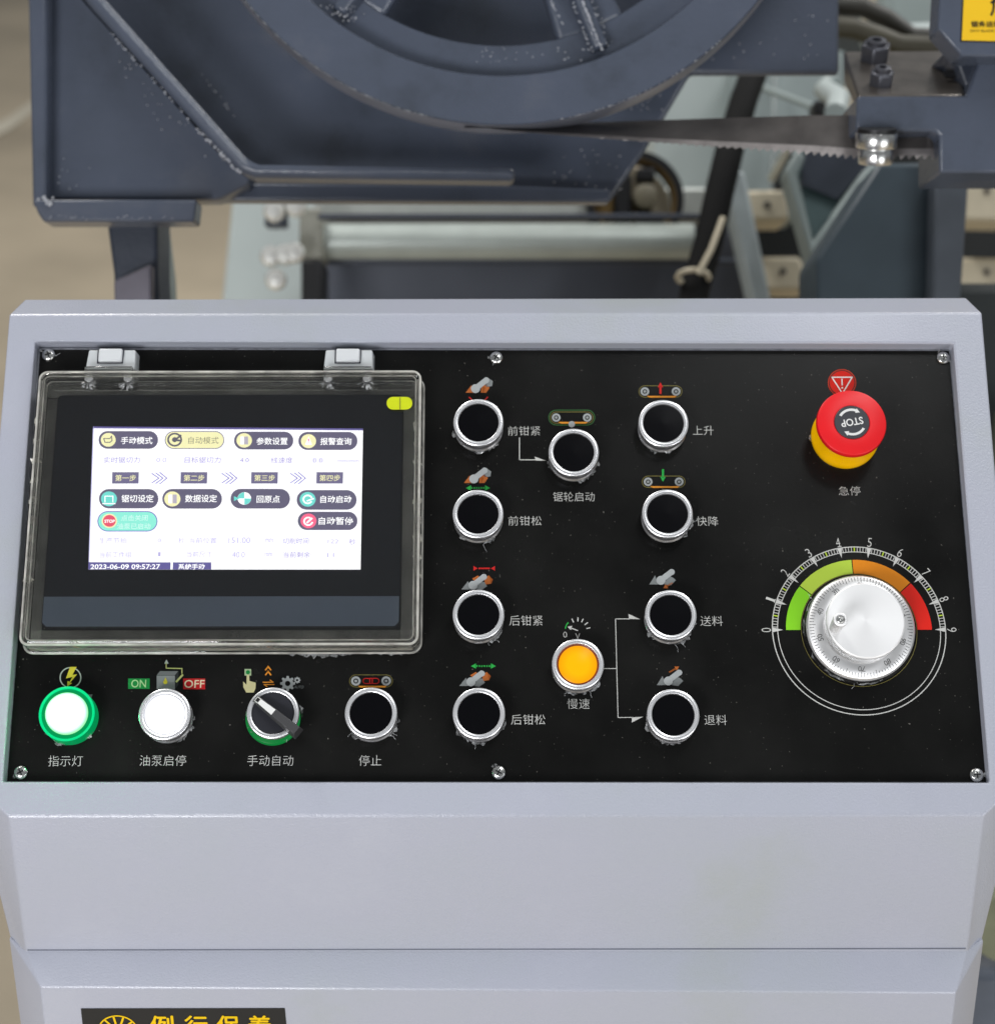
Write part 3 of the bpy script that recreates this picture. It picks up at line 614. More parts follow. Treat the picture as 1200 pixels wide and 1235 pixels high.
q = MB(); poly_px(q, [(107,687.5),(435,687.5),(438,517.5),(112.5,515)], S1); q.build('display', e((250,250,255),'display_white',1.05), PF, ts, smooth=0)
s_vio = e((98,94,118),'display_violet'); s_viob = e((110,105,138),'display_violet_light'); s_w = e((252,252,255),'display_bright',1.1); s_cr = e((240,236,184),'display_cream'); s_mint = e((140,232,214),'display_mint')
s_teal = e((110,214,206),'display_teal'); s_pink = e((244,104,140),'display_pink'); s_faint = e((184,178,224),'display_faint_text'); s_faint2 = e((156,146,206),'display_pale_text'); s_dk = e((92,90,104),'display_dark'); s_indigo = e((112,104,190),'display_indigo')
s_redd = e((226,84,110),'display_red'); s_bar = e((96,90,150),'display_bar')
def sput(mb, m, name='screen_icon'): return mb.build(name, m, PF, ts, smooth=0)
def spoly(pts, m, h, name='screen_icon'): q = MB(); poly_px(q, pts, h); return sput(q, m, name)
spoly([(112.5,514.9),(438,517.4),(438,519.6),(112.4,517.1)], s_bar, S2)
spoly([(112.5,515),(113.6,515),(107.8,687.5),(106.9,687.5)], e((190,188,230),'display_edge'), S2)
def pill(x0, x1, y0, y1, m, h=S2, name='screen_button'):
    r = (y1-y0)/2; cy = (y0+y1)/2; pts = [(x1-r+r*math.sin(R(180*i/12)), cy-r*math.cos(R(180*i/12))) for i in range(13)] + [(x0+r-r*math.sin(R(180*i/12)), cy+r*math.cos(R(180*i/12))) for i in range(13)]
    return spoly(pts[::-1], m, h, name)
def sdisc(x, y, r, m, h, r2=0, a0=0, a1=360, ky=.93, name='screen_icon'): q = MB(); disc_px(q, x, y, r, h, r2, 24, a0, a1, ky); return sput(q, m, name)
def stext(s, x, y, wd, ht, m, h=S4, bold=.012): return lettering(s, x, y, wd, ht, m, h, ts, bold=bold, name='screen_text')
# top row
pill(119.3,191,520.5,541.8,s_vio); sdisc(131,531,9,s_cr,S3); q = MB(); line_px(q,[(125.5,529.5),(133,529.5),(135,526.5),(135.5,532),(133,534),(127,534),(125.5,529.5)],1,S4); sput(q,s_dk); stext('手动模式',165.3,531.8,38,9,s_w)
pill(199,270.8,520.5,542,s_viob); pill(200,269.8,521.4,541.1,s_cr,S3); sdisc(211,530.8,9,s_dk,S4,6.8); q = MB(); line_px(q,[(218,526),(211.5,531.2),(216.5,531.8)],2.4,S4+.0001); sput(q,s_dk); sdisc(211,530.8,3.2,s_dk,S4); stext('自动模式',245.7,531.6,36.5,8.5,e((140,136,110),'display_olive_text'),bold=0)
pill(282.5,354,521.2,542.6,s_vio); sdisc(294.8,531.7,9.4,s_cr,S3); spoly([(290,527),(294.3,527),(294.3,536.5),(290,536.5)],s_w,S4); spoly([(294.6,527),(299.5,527),(299.5,536.5),(294.6,536.5)],e((180,174,190),'display_grey'),S4); stext('参数设置',328.3,532.6,37.5,9,s_w)
pill(360,431.3,521.5,543.2,s_vio); sdisc(372.3,532.6,9.2,s_cr,S3); spoly([(372.5,526.5),(376.5,537),(368,537)],s_w,S4); stext('!',372.3,532.3,1.6,6,s_pink,S4+.0001); stext('报警查询',405.3,532.8,37.5,9,s_w)
# readings
stext('实时锯切力:',148.5,555.3,46,7.5,s_faint2,bold=0); stext('0.0',195,555.3,12,5.5,s_faint,bold=0); stext('目标锯切力:',246,555.3,46,7.5,s_faint2,bold=0); stext('4.0',295,555.5,11,5.5,s_faint2,bold=0)
stext('线速度:',341,555.6,28,7.5,s_faint2,bold=0); stext('0.0',383.5,555.8,12,5.5,s_faint2,bold=0); stext('mm/min',420,556,26,5,s_faint,bold=0)
# steps
for s, xa in (('第一步',135.8),('第二步',218.3),('第三步',303.4),('第四步',382)):
    spoly([(xa,570),(xa+32,570),(xa+31.6,583.7),(xa-.3,583.7)],s_viob,S2,'step_box'); stext(s,xa+16,577,25,7.8,s_cr,bold=.01)
for xa in (183.5, 268, 350.5):
    for j in range(3):
        q = MB(); x_ = xa+j*4.8; e_ = 1.2*j; line_px(q,[(x_,571.5-e_*.5),(x_+8.5,577.3),(x_,583+e_*.5)],1,S2); sput(q,s_indigo)
# third row
pill(119.8,191.3,590.4,613.7,s_vio); sdisc(131.8,602.2,9.7,s_teal,S3); q = MB(); line_px(q,[(127,606),(127,599),(136.5,599),(136.5,606)],1.2,S4); line_px(q,[(124.5,608),(139,608)],1.4,S4); sput(q,s_w); stext('锯切设定',166.3,601.8,39,9.3,s_w)
pill(196,268,590.3,614,s_vio); sdisc(208.2,602.3,9.8,s_cr,S3); spoly([(203.5,597),(208,597),(208,607.5),(203.5,607.5)],s_w,S4); spoly([(208.5,597),(213.5,597),(213.5,607.5),(208.5,607.5)],e((180,174,190),'display_grey'),S4); stext('数据设定',242.8,601.8,38.5,9.3,s_w)
pill(278.3,350,590.2,613.9,s_vio); sdisc(295,601.7,8.2,s_w,S3); sdisc(295,601.7,8.0,s_teal,S4,.1,90,180); sdisc(295,601.7,8.0,s_teal,S4,.1,270,360); spoly([(282.5,599),(289,601.8),(282.5,604.8)],s_teal,S4); stext('回原点',323.8,602.5,28,9,s_w)
pill(358,430.3,591.6,615.3,s_vio); sdisc(371.3,602.8,9.6,s_teal,S3); sdisc(371.3,602.8,6.2,s_w,S4,4.2,20,330); q = MB(); line_px(q,[(371,604.5),(378,602)],1.8,S4); sput(q,s_w); stext('自动启动',405.3,602.7,37.5,9.2,s_w)
# fourth row
pill(117.8,190.4,617,641.6,s_indigo); pill(118.9,189.3,618,640.6,s_mint,S3); sdisc(132.3,628.8,9.4,s_cr,S4); sdisc(132.3,628.8,7.7,s_redd,S4+.0001); stext('STOP',132.6,629.2,12.5,4,s_w,S4+.0002,.03)
stext('点击关闭',162.5,625.2,32,7,e((214,246,240),'display_mint_text'),bold=0); stext('油泵已启动',161.8,635.2,40,7,e((214,246,240),'display_mint_text'),bold=0)
pill(359.3,431.3,617.8,639.8,s_vio); sdisc(372.3,628.8,9.6,s_pink,S3); sdisc(372,629.3,6,s_w,S4,3.9,60,350); q = MB(); line_px(q,[(371,630.5),(376,626)],2.4,S4); sput(q,s_w); stext('自动暂停',405.3,628.8,41.5,9.4,s_w)
# lower readings and status bar
for s, x, y, wd, m_ in (('生产节拍:',137.5,652.5,35,s_faint),('0',192.5,652.3,4,s_faint),('秒',219,652.5,7,s_faint),('当前位置:',246,652.5,35,s_faint),('151.00',289,652.2,26,s_faint),('mm',325,652.5,9,s_faint),('切削时间:',358,653,33,s_faint2),('122',402,653.5,13,s_faint),('秒',425,654,8,s_faint2),
                       ('当前工件组:',140.5,669.5,40,s_faint),('1',192.5,669,3,s_faint),('当前尺寸',240.5,669,30,s_faint),('40.0',288,669.5,15,s_faint),('mm',324,669.5,9,s_faint),('当前剩余:',359,669.5,34,s_faint2),('11',399,670,8,s_faint)):
    stext(s, x, y, wd, 7.2 if len(s) > 3 or s == '秒' else 5, m_, bold=0)
spoly([(106.8,687.4),(205.8,687.4),(206,678.8),(107.2,678.6)],s_bar,S2); spoly([(208.7,687.4),(255,687.4),(255,678.8),(208.9,678.8)],s_bar,S2)
stext('2023-06-09 09:57:27',151.5,684,84,6,s_w,bold=.02); stext('系统手动',231.3,684,32,7,s_w,bold=.02)
# ------------------------------------------------------------ clear hinged cover over the screen
HC = .0185
cT = [P(49.5, 445, HC), P(507.5, 447.5, HC)]; cB = [P(24.5, 784, .004), P(507, 787, .004)]
cx0 = (cT[0][0]*2+cB[0][0])/3; cx1 = (cT[1][0]+cB[1][0])/2; cy1 = (cT[0][1]+cT[1][1])/2; cy0 = (cB[0][1]+cB[1][1])/2
print('cover', cT, cB)
cv = MB()
def loopn(x0, x1, y0, y1, r, z): return [(x, y, z) for x, y in rrect(x0, x1, y0, y1, r, 5)]
loops = []
t = .0026
for ins, z, r in ((-.0012,.0006,.0062),(-.0012,.0024,.0062),(0,.0030,.005),(0,HC-.0022,.005),(.0008,HC-.0006,.0046),(.0024,HC,.004)): loops.append(loopn(cx0+ins, cx1-ins, cy0+ins, cy1-ins, r, z))
inner = []
for ins, z, r in ((.0034,HC-t,.003),(t,HC-t-.0012,.0032),(t,.0006,.0032)): inner.append(loopn(cx0+ins, cx1-ins, cy0+ins, cy1-ins, r, z))
n = len(loops[0]); vs = []; fs = []
al_ = loops
for l in al_: vs += l
for j in range(len(al_)-1):
    for i in range(n): fs.append((j*n+i, j*n+(i+1)%n, (j+1)*n+(i+1)%n, (j+1)*n+i))
fs.append(tuple(range((len(al_)-1)*n, len(al_)*n)))
b0 = len(vs)
for l in inner: vs += l
for j in range(len(inner)-1):
    for i in range(n): fs.append((b0+j*n+i, b0+j*n+(i+1)%n, b0+(j+1)*n+(i+1)%n, b0+(j+1)*n+i))
fs.append(tuple(reversed(range(b0, b0+n))))
e0 = b0+(len(inner)-1)*n
for i in range(n): fs.append((i, e0+i, e0+(i+1)%n, (i+1)%n)[::-1])
cv.add(vs, fs)
cover = cv.build('screen_cover', m_cover, PF, console, smooth=50)
for p in cover.data.polygons:
    if len(p.vertices) > 4: p.use_smooth = False
cover['label'] = 'clear plastic hinged cover over the touch screen'
# lime film tab
m_lime = mat('lime_film', rgb(204,216,10), .35, var=.03)
q = MB(); r_ = 7.6; cy = 486.5
pts = [(489.8+r_*math.sin(R(15*i)), cy-r_*math.cos(R(15*i))) for i in range(13)] + [(474+-r_*math.sin(R(15*i)), cy+r_*math.cos(R(15*i))) for i in range(13)]
pts_uv = [P(x, y, HC) for x, y in pts[::-1]]
pt = MB().prism(pts_uv, HC+.0002, HC+.0006).build('pull_tab', m_lime, PF, cover, smooth=0)
q = MB(); line_px(q, [(482.5,479.3),(482.5,493.7)], .9, HC+.0009); q.build('tab_crease', p_olive, PF, cover, smooth=0)

# inner step of the cover and louvre nibs
def frame_bar(xa, xb, ya, yb_, za, zb, name='cover_rib'):
    return MB().box(xa, xb, ya, yb_, za, zb).build(name, m_cover, PF, cover, bevel=.0004)
frame_bar(cx0+.006, cx1-.006, cy1-.0068, cy1-.0052, .0010, .0100); frame_bar(cx0+.006, cx1-.006, cy0+.0050, cy0+.0064, .0010, .0060)
m_nib = mat('frosted_nib', rgb(226,224,212), .25, spec=1, var=.3, nscale=300); m_nib.node_tree.nodes['Principled BSDF'].inputs['Alpha'].default_value = .6
rnd = random.Random(5)
nib = MB()
for i in range(8): nib.add([(rnd.uniform(-.0016,.0016), rnd.uniform(-.0018,.0018), rnd.uniform(-.0010,.0012)) for _ in range(4)], [(0,1,2),(1,2,3),(0,2,3)])
nib.lathe([(.0012,-.0006),(.0016,0),(.0010,.0010),(0,.0012)], 7)
nibm = nib.mesh('cover_nib', m_nib, 20)
for k in range(9):
    for xx, yy in ((46-k*1.5, 508+k*24), (503.5, 514+k*22.6)):
        u, v = P(xx, yy, .010); mw = PF @ Matrix.Translation((u, v, .0100)) @ Matrix.Rotation(R(90*k+17*k), 4, 'Z') @ Matrix.Scale(1.3+.4*rnd.random(), 4)
        link('cover_nib', nibm, mw, cover)
# pale tubes painting highlights on the cover's edges + torn film under the cover
def ragged(pts, amp, seed, h, name='film_residue', down=-1):
    rnd = random.Random(seed); mb = MB(); lo = []; hi = []
    for i, (x, y) in enumerate(pts):
        u, v = P(x, y, 0); e_ = math.sin(math.pi*i/(len(pts)-1))
        lo.append((u, v, rnd.uniform(.0006, .0016))); hi.append((u+rnd.uniform(-.001,.001), v+down*amp*e_*rnd.uniform(.3, 1), rnd.uniform(.0006, h)))
    n = len(pts); mb.add(lo+hi, [(i, i+1, n+i+1, n+i) for i in range(n-1)]); o = mb.build(name, m_shred, PF, cover, smooth=60); o['kind'] = 'stuff'; return o
ragged([(334+i*4, 787.5) for i in range(26)], .0045, 1, .004); ragged([(150+i*6, 787) for i in range(24)], .0016, 2, .002); ragged([(430+i*3, 788) for i in range(26)], .0022, 3, .004)
for ins_, z_, rr_, r_ in ((.0008,HC-.0008,.0046,.0008),(-.0008,.0026,.006,.0007),(.0034,HC-.0022,.003,.0004),(.0012,.0100,.0046,.0003)):
    pts = [V((x, y, z_)) for x, y in rrect(cx0+ins_, cx1-ins_, cy0+ins_, cy1-ins_, rr_, 5)]; pts.append(pts[0])
    MB().tube(pts, r_, 6).build('edge_highlight', m_edge_hl, PF, cover)
m_wall_hl = mat('bright_wall_highlight', rgb(228,222,208), .22, spec=1, var=.25, nscale=25); m_wall_hl.node_tree.nodes['Principled BSDF'].inputs['Alpha'].default_value = .62  # pale bars painting the bright reflections in the clear cover walls
m_wall_hl2 = mat('side_wall_highlight', rgb(190,188,180), .22, spec=1, var=.5, nscale=60); m_wall_hl2.node_tree.nodes['Principled BSDF'].inputs['Alpha'].default_value = .35
MB().box(cx0+.004, cx1-.004, cy0+.0006, cy0+.0028, .0045, .0085).build('lower_highlight', m_wall_hl, PF, cover, bevel=.0005)
MB().box(cx0+.004, cx1-.004, cy0+.0004, cy0+.0016, .0100, .0150).build('lower_highlight', m_wall_hl2, PF, cover, bevel=.0004)
MB().box(cx0+.0004, cx0+.0030, cy0+.005, cy1-.005, .0060, .0150).build('side_highlight', m_wall_hl2, PF, cover, bevel=.0005)
MB().box(cx1-.0032, cx1-.0004, cy0+.005, cy1-.005, .0060, .0150).build('side_highlight', m_wall_hl2, PF, cover, bevel=.0005)
MB().box(cx0+.004, cx1-.004, cy1-.0022, cy1-.0006, .0080, .0165).build('upper_highlight', m_wall_hl2, PF, cover, bevel=.0005)
m_haze = mat('reflection_haze', rgb(168,168,160), .3, spec=.5, var=.5, nscale=40); m_haze.node_tree.nodes['Principled BSDF'].inputs['Alpha'].default_value = .17  # thin grey sheets painting the reflected haze inside the clear rim
def band(xa, xb, ya, yb_, zz): MB().box(xa, xb, ya, yb_, zz, zz+.0006).build('rim_haze', m_haze, PF, cover)
band(cx0+.003, cx1-.003, cy1-.0125, cy1-.0032, .0040); band(cx0+.003, x0-.0005, cy0+.004, cy1-.0128, .0030); band(x1+.0005, cx1-.003, cy0+.004, cy1-.0128, .0030); band(cx0+.003, cx1-.003, cy0+.003, yb0-.0006, .0022)
# hinges
for hx in (134, 420.5):
    u, v = P(hx, 432, .012); mw = PF @ Matrix.Translation((u, P(hx, 445, .012)[1], 0))
    a, b_ = P(hx-30, 445, .012), P(hx-27.5, 420, .012); wdh = (P(hx+30,432,.012)[0]-P(hx-30,432,.012)[0])/2; hh = b_[1]-a[1]
    hg = MB().add([(-wdh,-.0005,.0004),(wdh,-.0005,.0004),(wdh,hh,.0004),(-wdh,hh,.0004),(-wdh,-.0005,.0125),(wdh,-.0005,.0125),(wdh*.93,hh*.98,.0105),(-wdh*.93,hh*.98,.0105)],
             [(3,2,1,0),(4,5,6,7),(0,1,5,4),(1,2,6,5),(2,3,7,6),(3,0,4,7)]).build('hinge', m_hinge, mw, console, bevel=.0008)
    MB().box(-wdh*.53, wdh*.47, hh*.30, hh*.99, .0104, .0138, .0006).build('hinge_knuckle', mat('white_plastic', rgb(214,217,219), .35, var=.03), mw, hg, bevel=.0010, seg=3)
    MB().box(-wdh*.56, wdh*.49, hh*.25, hh*.97, .0100, .0119).build('knuckle_gap', m_gap, mw, hg)
    MB().box(-wdh*.95, wdh*.95, -.0060, -.0006, .0158, .0182).build('hinge_leaf', m_cover, mw, hg, bevel=.0004)
    for s in (-1, 1):
        bm_ = mw @ Matrix.Translation((s*wdh*.78, -.0072, 0))
        MB().lathe([(.0032,.0004),(.0032,.0130),(.0026,.0150),(.0014,.0156),(0,.0156)], 20).build('cover_bolt', m_alu, bm_, hg)
        rr_ = random.Random(int(hx)+s); q = MB()
        for i in range(16):
            a_ = rr_.uniform(180, 360); L = rr_.uniform(.0035, .0065); c, s2 = math.cos(R(a_)), math.sin(R(a_)); q.add([(c*.002, s2*.002-.003, .0186),(c*L-.0004, s2*L-.003, .0187),(c*L+.0007, s2*L-.003, .0188)], [(0,1,2)])
        q.build('crazing', m_shred, bm_, hg, smooth=0)

# ------------------------------------------------------------ sticker on the cabinet
def onf(px, py): return ony(px, py, yf-.0004)
def front_poly(pts, m, off, name, parent):
    return MB().add([ony(x, y, yf-off) for x, y in pts], [tuple(range(len(pts)))]).build(name, m, ID, parent, smooth=0)
Tl = onf(97.5, 1217); Trr = onf(343.5, 1216.5)
wst = Trr.x-Tl.x+.002
stk = MB().add([V((Tl.x-.0002,yf-.0004,Tl.z-.075)), V((Tl.x+wst,yf-.0004,Tl.z-.075)), V((Trr.x,yf-.0004,Tl.z)), V((Tl.x,yf-.0004,Tl.z))], [(0,1,2,3)]).build('sticker', mat('black_sticker', rgb(32,33,34), .4, var=.05), ID, console, smooth=0)
stk['label'] = 'black sticker with yellow lettering on the cabinet front'
m_sy = pr((238,196,24), 'sticker_yellow')
kst = (Trr.x-Tl.x)/246
def st_text(s, cxp, top, wd, ht, bold=.045):
    vs, fs = text_raw(s, 0); cx = Tl.x+(cxp-97.5)*kst; zt = Tl.z-(top-1217)*kst/.93
    mb = MB()
    for j, (dx, dy) in enumerate(((0,0),(.022,0),(-.022,0),(0,.02),(0,-.02))): mb.add([(cx+(x+dx)*wd*kst, yf-.0007-j*.00002, zt-ht*kst*.5+(y+dy)*ht*kst) for x, y in vs], fs)
    mb.build('lettering', m_sy, ID, stk, smooth=0)
st_text('例', 191+3, 1227, 27, 28); st_text('行', 233+2, 1227, 27, 28); st_text('保', 273+1, 1227, 27, 28); st_text('养', 311+1, 1227, 27, 28)
ec = (Tl.x+(140-97.5)*kst, Tl.z-(1227+22-1217)*kst/.93); q = MB()
def ringxz(mb, r0, r1, a0=0, a1=360, n=40):
    A_ = arc(ec[0], ec[1], r0, a0, a1, n); B_ = arc(ec[0], ec[1], r1, a0, a1, n); N2 = n+1
    mb.add([(x, yf-.0007, z) for x, z in A_]+[(x, yf-.0007, z) for x, z in B_], [(i, i+1, N2+i+1, N2+i) for i in range(n)])
ringxz(q, .0118, .0109)
for k in range(12):
    a_ = R(k*30+10); t = .0006; c, s = math.cos(a_), math.sin(a_)
    q.add([(ec[0]+r_*c-t_*s, yf-.0009, ec[1]+r_*s+t_*c) for r_, t_ in ((.004,-t),(.0112,-t),(.0112,t),(.004,t))], [(0,1,2,3)])
q.build('emblem', m_sy, ID, stk, smooth=0)

# ============================================================ the band saw behind
def prism_cam(mb, pts, z, t):                  # outline traced clockwise in photo pixels, real thickness t going away from the viewer
    n = len(pts); a = [cp(x, y, z) for x, y in pts]; b = [p+Fw*t for p in a]
    mb.add(a+b, [tuple(range(n)), tuple(reversed(range(n, 2*n)))]+[((i+1)%n, i, n+i, n+(i+1)%n) for i in range(n)]); return mb
def base_under(px, py, z): p = cp(px, py, z); return Matrix.Translation((p.x, p.y, p.z))
head = empty('saw_head', base_under(500, 240, 1.5), 'slate blue band saw head with a large spoked wheel, behind the console', 'band saw')
q = MB(); prism_cam(q, [(60,-90),(230,200),(260,240),(735,243),(776,184),(833,88),(1012,88),(1012,-90)], 1.54, .012); q.build('back_plate', m_slate, ID, head, bevel=.003)
q = MB(); prism_cam(q, [(35,-90),(41,240),(262,240),(300,222),(300,208),(286,205),(104,0),(24,-90)], 1.475, .03); q.build('corner_plate', m_slate, ID, head, bevel=.003)
q = MB(); prism_cam(q, [(32,-90),(39,250),(56,246),(57,-90)], 1.455, .05); q.build('side_flange', m_slate, ID, head, bevel=.003)
q = MB(); prism_cam(q, [(39,240),(45,256),(52,267),(234,267),(237,240)], 1.45, .03); q.build('foot_ledge', m_slate, ID, head, bevel=.002)
q = MB(); prism_cam(q, [(28,-90),(104,2),(288,206),(306,213),(622,217),(622,201),(312,197),(299,192),(132,4),(50,-90)], 1.432, .03); q.build('raised_rib', m_slate, ID, head, bevel=.0060, seg=3)
q = MB(); prism_cam(q, [(262,241),(300,220),(640,224),(736,228),(735,243)], 1.50, .02); q.build('lower_flange', m_slate, ID, head, bevel=.002)
q = MB(); prism_cam(q, [(845,72),(842,88),(1012,88),(1012,72)], 1.50, .05)
# support leg
leg = empty('support_leg', base_under(160, 357, 1.56), 'dark slate support leg under the left corner of the saw head', 'machine leg')
q = MB(); prism_cam(q, [(127,255),(137,330),(139,430),(196,430),(190,330),(190,255)], 1.52, .06); q.build('post', m_slate_d, ID, leg, bevel=.003)
q = MB(); prism_cam(q, [(137,338),(182,318),(182,430),(139,430)], 1.50, .018); q.build('gusset', mat('violet_grey_paint', rgb(120,116,126), .4), ID, leg, bevel=.002)
q = MB(); prism_cam(q, [(191,262),(196,330),(198,430),(205,430),(200,330),(192,262)], 1.6, .05); q.build('edge_strip', m_bedm, ID, leg)
# band wheel
WC = cp(605, -245, 1.40); WF = frame(WC, Rt, Up, -Fw); kw = 1.40/F_PX
wheel = MB().lathe([(336*kw,-.030),(395*kw,-.030),(395*kw,-.0012),(393.5*kw,0),(337*kw,0),(335*kw,-.002),(335*kw,-.030)], 200, caps=False).build('band_wheel', m_slate, WF, head, smooth=35)
web = MB(); A_ = arc(0,0,340*kw,0,360,160)[:-1]; B_ = arc(0,0,292*kw,0,360,160)[:-1]
web.strip(A_, B_, -.020, close=True); web.add([(x,y,-.020) for x,y in B_]+[(x,y,-.05) for x,y in B_], [(i,(i+1)%160,160+(i+1)%160,160+i) for i in range(160)])
web.build('wheel_web', m_slate, WF, wheel)
for k in range(6):
    ca = 270+22+k*60; r1 = 294*kw; r0 = 55*kw
    pts = [(r0*math.cos(R(ca-20)), r0*math.sin(R(ca-20)))] + arc(0,0,r1,ca-8.5,ca+8.5,8) + [(r0*math.cos(R(ca+20)), r0*math.sin(R(ca+20)))]
    sp = MB().prism(pts, -.044, -.0202).build('spoke', m_slate, WF, wheel, bevel=.004, seg=3)
    c, s = math.cos(R(ca)), math.sin(R(ca)); t0, t1 = 8*kw, 6*kw
    mb = MB(); r1 = 322*kw
    mb.add([(r_*c-t_*s, r_*s+t_*c, z) for z, e_ in ((-.021,1.7),(-.006,1)) for r_, t_ in ((r0,-t0*e_),(r1,-t0*e_),(r1,t0*e_),(r0,t0*e_))], [(3,2,1,0),(4,5,6,7),(0,1,5,4),(1,2,6,5),(2,3,7,6),(3,0,4,7)])
    mb.build('spoke_rib', m_slate, WF, wheel, bevel=.003, seg=3)
MB().lathe([(70*kw,-.034),(70*kw,.010),(62*kw,.014),(0,.014)], 60).build('hub', m_slate, WF, wheel)
# saw blade: edge-on against the wheel, twisting to show its side at the guide
bl = MB(); th = MB(); BW = .0300; N_ = 62
def blade_at(t):
    px = 560+t*(1150-560); top = 150.5 + (138.5-150.5)*min(1, max(0, (px-600)/380)); 
    hh = 3+45*min(1, max(0, (px-590)/440))**.85 if px < 1030 else 48
    z = 1.405-.02*max(0, (px-800)/350); a_ = cp(px, top, z); d_ = math.sqrt(max(0, BW**2-(hh*z/F_PX)**2))
    b = cp(px, top+hh, z) - Fw*0 + Fw*min(d_, .03)*(-.0)
    a_ = cp(px, top, z+d_)
    return a_, b
top_, bot_ = [], []
for i in range(N_+1): a_, b = blade_at(i/N_); top_.append(a_); bot_.append(b)
m_ = N_+1; off = Fw*.0011
bl.add(top_+bot_+[p+off for p in top_]+[p+off for p in bot_], [(i,m_+i,m_+i+1,i+1) for i in range(N_)]+[(2*m_+i,2*m_+i+1,3*m_+i+1,3*m_+i) for i in range(N_)]+[(i,i+1,2*m_+i+1,2*m_+i) for i in range(N_)]+[(m_+i,3*m_+i,3*m_+i+1,m_+i+1) for i in range(N_)])
blade = bl.build('saw_blade', m_blade, ID, head, smooth=60); blade['label'] = 'thin twisting brown grey saw blade with teeth along its lower edge'
for i in range(N_):
    for j in (0,):
        f0, f1 = 0, 1
        p0 = bot_[i].lerp(bot_[i+1], f0); p1 = bot_[i].lerp(bot_[i+1], f1); ua, ub = (top_[i]-bot_[i])*.16, (top_[i+1]-bot_[i+1])*.16
        tip = p0.lerp(p1, .3) - (top_[i]-bot_[i]).normalized()*(.0012+.0026*min(1,max(0,i-14)/30)) + Fw*random.uniform(-.001, .001)
        o2 = -Fw*.0004; th.add([p0+o2, p1+o2, p1+ub+o2, p0+ua+o2, tip+o2], [(0,1,2,3),(0,4,1)])
th.build('blade_teeth', m_tooth, ID, blade, smooth=0)['kind'] = 'stuff'
bb = MB(); A_ = arc(0,0,395.4*kw,180,360,120); B_ = arc(0,0,396.2*kw,180,360,120); n_ = 121
bb.add([(x,y,-.001) for x,y in A_]+[(x,y,-.004) for x,y in B_]+[(x,y,-.030) for x,y in B_], [(i,i+1,n_+i+1,n_+i) for i in range(n_-1)]+[(n_+i,n_+i+1,2*n_+i+1,2*n_+i) for i in range(n_-1)]); bb.build('blade_loop', mat('rim_edge_glint', rgb(140,142,152), .35, metal=.3), WF, blade)  # lighter tone paints the glint along the wheel's rim

rnd = random.Random(11); fk = MB()  # pale beads painting the blurred glints on the saw head
def beads(n, f, r=.0007):
    for i in range(n):
        x, y, z = f(rnd.random()); p = cp(x, y, z); q = r*rnd.uniform(.5, 1.25); b = len(fk.v)
        fk.add([p+V(d)*q for d in ((1,0,0),(-1,0,0),(0,1,0),(0,-1,0),(0,0,1),(0,0,-1))], [(0,2,4),(2,1,4),(1,3,4),(3,0,4),(2,0,5),(1,2,5),(3,1,5),(0,3,5)])
beads(60, lambda t: (130+t*155+rnd.gauss(0, .8), 35+t*172+rnd.gauss(0, .8), 1.434)); beads(50, lambda t: (175+t*118+rnd.gauss(0, 1), 72+t*134+rnd.gauss(0, 1), 1.4345)); beads(24, lambda t: (240+t*50+rnd.gauss(0, .7), 158+t*50+rnd.gauss(0, .7), 1.434), .0011)
beads(26, lambda t: (140+t*110+rnd.gauss(0, 9), 75+t*105+rnd.gauss(0, 9), 1.473)); beads(12, lambda t: (240+t*46, 84+t*62+rnd.gauss(0, 1.5), 1.538)); beads(8, lambda t: (60+t*60, 190+rnd.uniform(0,40), 1.473))
beads(14, lambda t: (56+rnd.gauss(0,4), 243+rnd.gauss(0,3), 1.447), .0012); beads(22, lambda t: (60+t*170, 262+rnd.gauss(0,1.5), 1.447), .0005)
beads(34, lambda t: (660+rnd.uniform(0, 90), 180+rnd.uniform(0, 58), 1.538)); beads(28, lambda t: (690+rnd.gauss(0, 1.2)+t*24, t*62, 1.407)); beads(70, lambda t: (702+t*24+rnd.gauss(0,.5), t*60, 1.402), .0009)
beads(24, lambda t: (712+t*24+rnd.gauss(0,3), t*55, 1.407), .0006); beads(22, lambda t: (664+t*16+rnd.gauss(0,.8), t*30, 1.407), .0007)
beads(44, lambda t: (405+rnd.gauss(0, 9)+t*20, 3+t*22, 1.407)); beads(30, lambda t: (560+rnd.uniform(0,150), 55+rnd.uniform(0,20), 1.407), .0006); beads(20, lambda t: (850+rnd.uniform(0,150), 10+rnd.uniform(0,70), 1.538), .0006)
def rimp(a, rr=394): return (605+rr*math.sin(R(a)), -245+rr*math.cos(R(a)), 1.399)
beads(60, lambda t: rimp(10+t*32, 394.6), .0005); beads(150, lambda t: rimp(-12-t*40, 394.8), .0004); beads(30, lambda t: (740+rnd.uniform(0,60), 105+rnd.uniform(0,28), 1.538), .0006)
fl_ = fk.build('glint_flecks', mat('pale_glint', rgb(208,210,216), .35, metal=.3, spec=1), ID, head, smooth=0); fl_['kind'] = 'stuff'
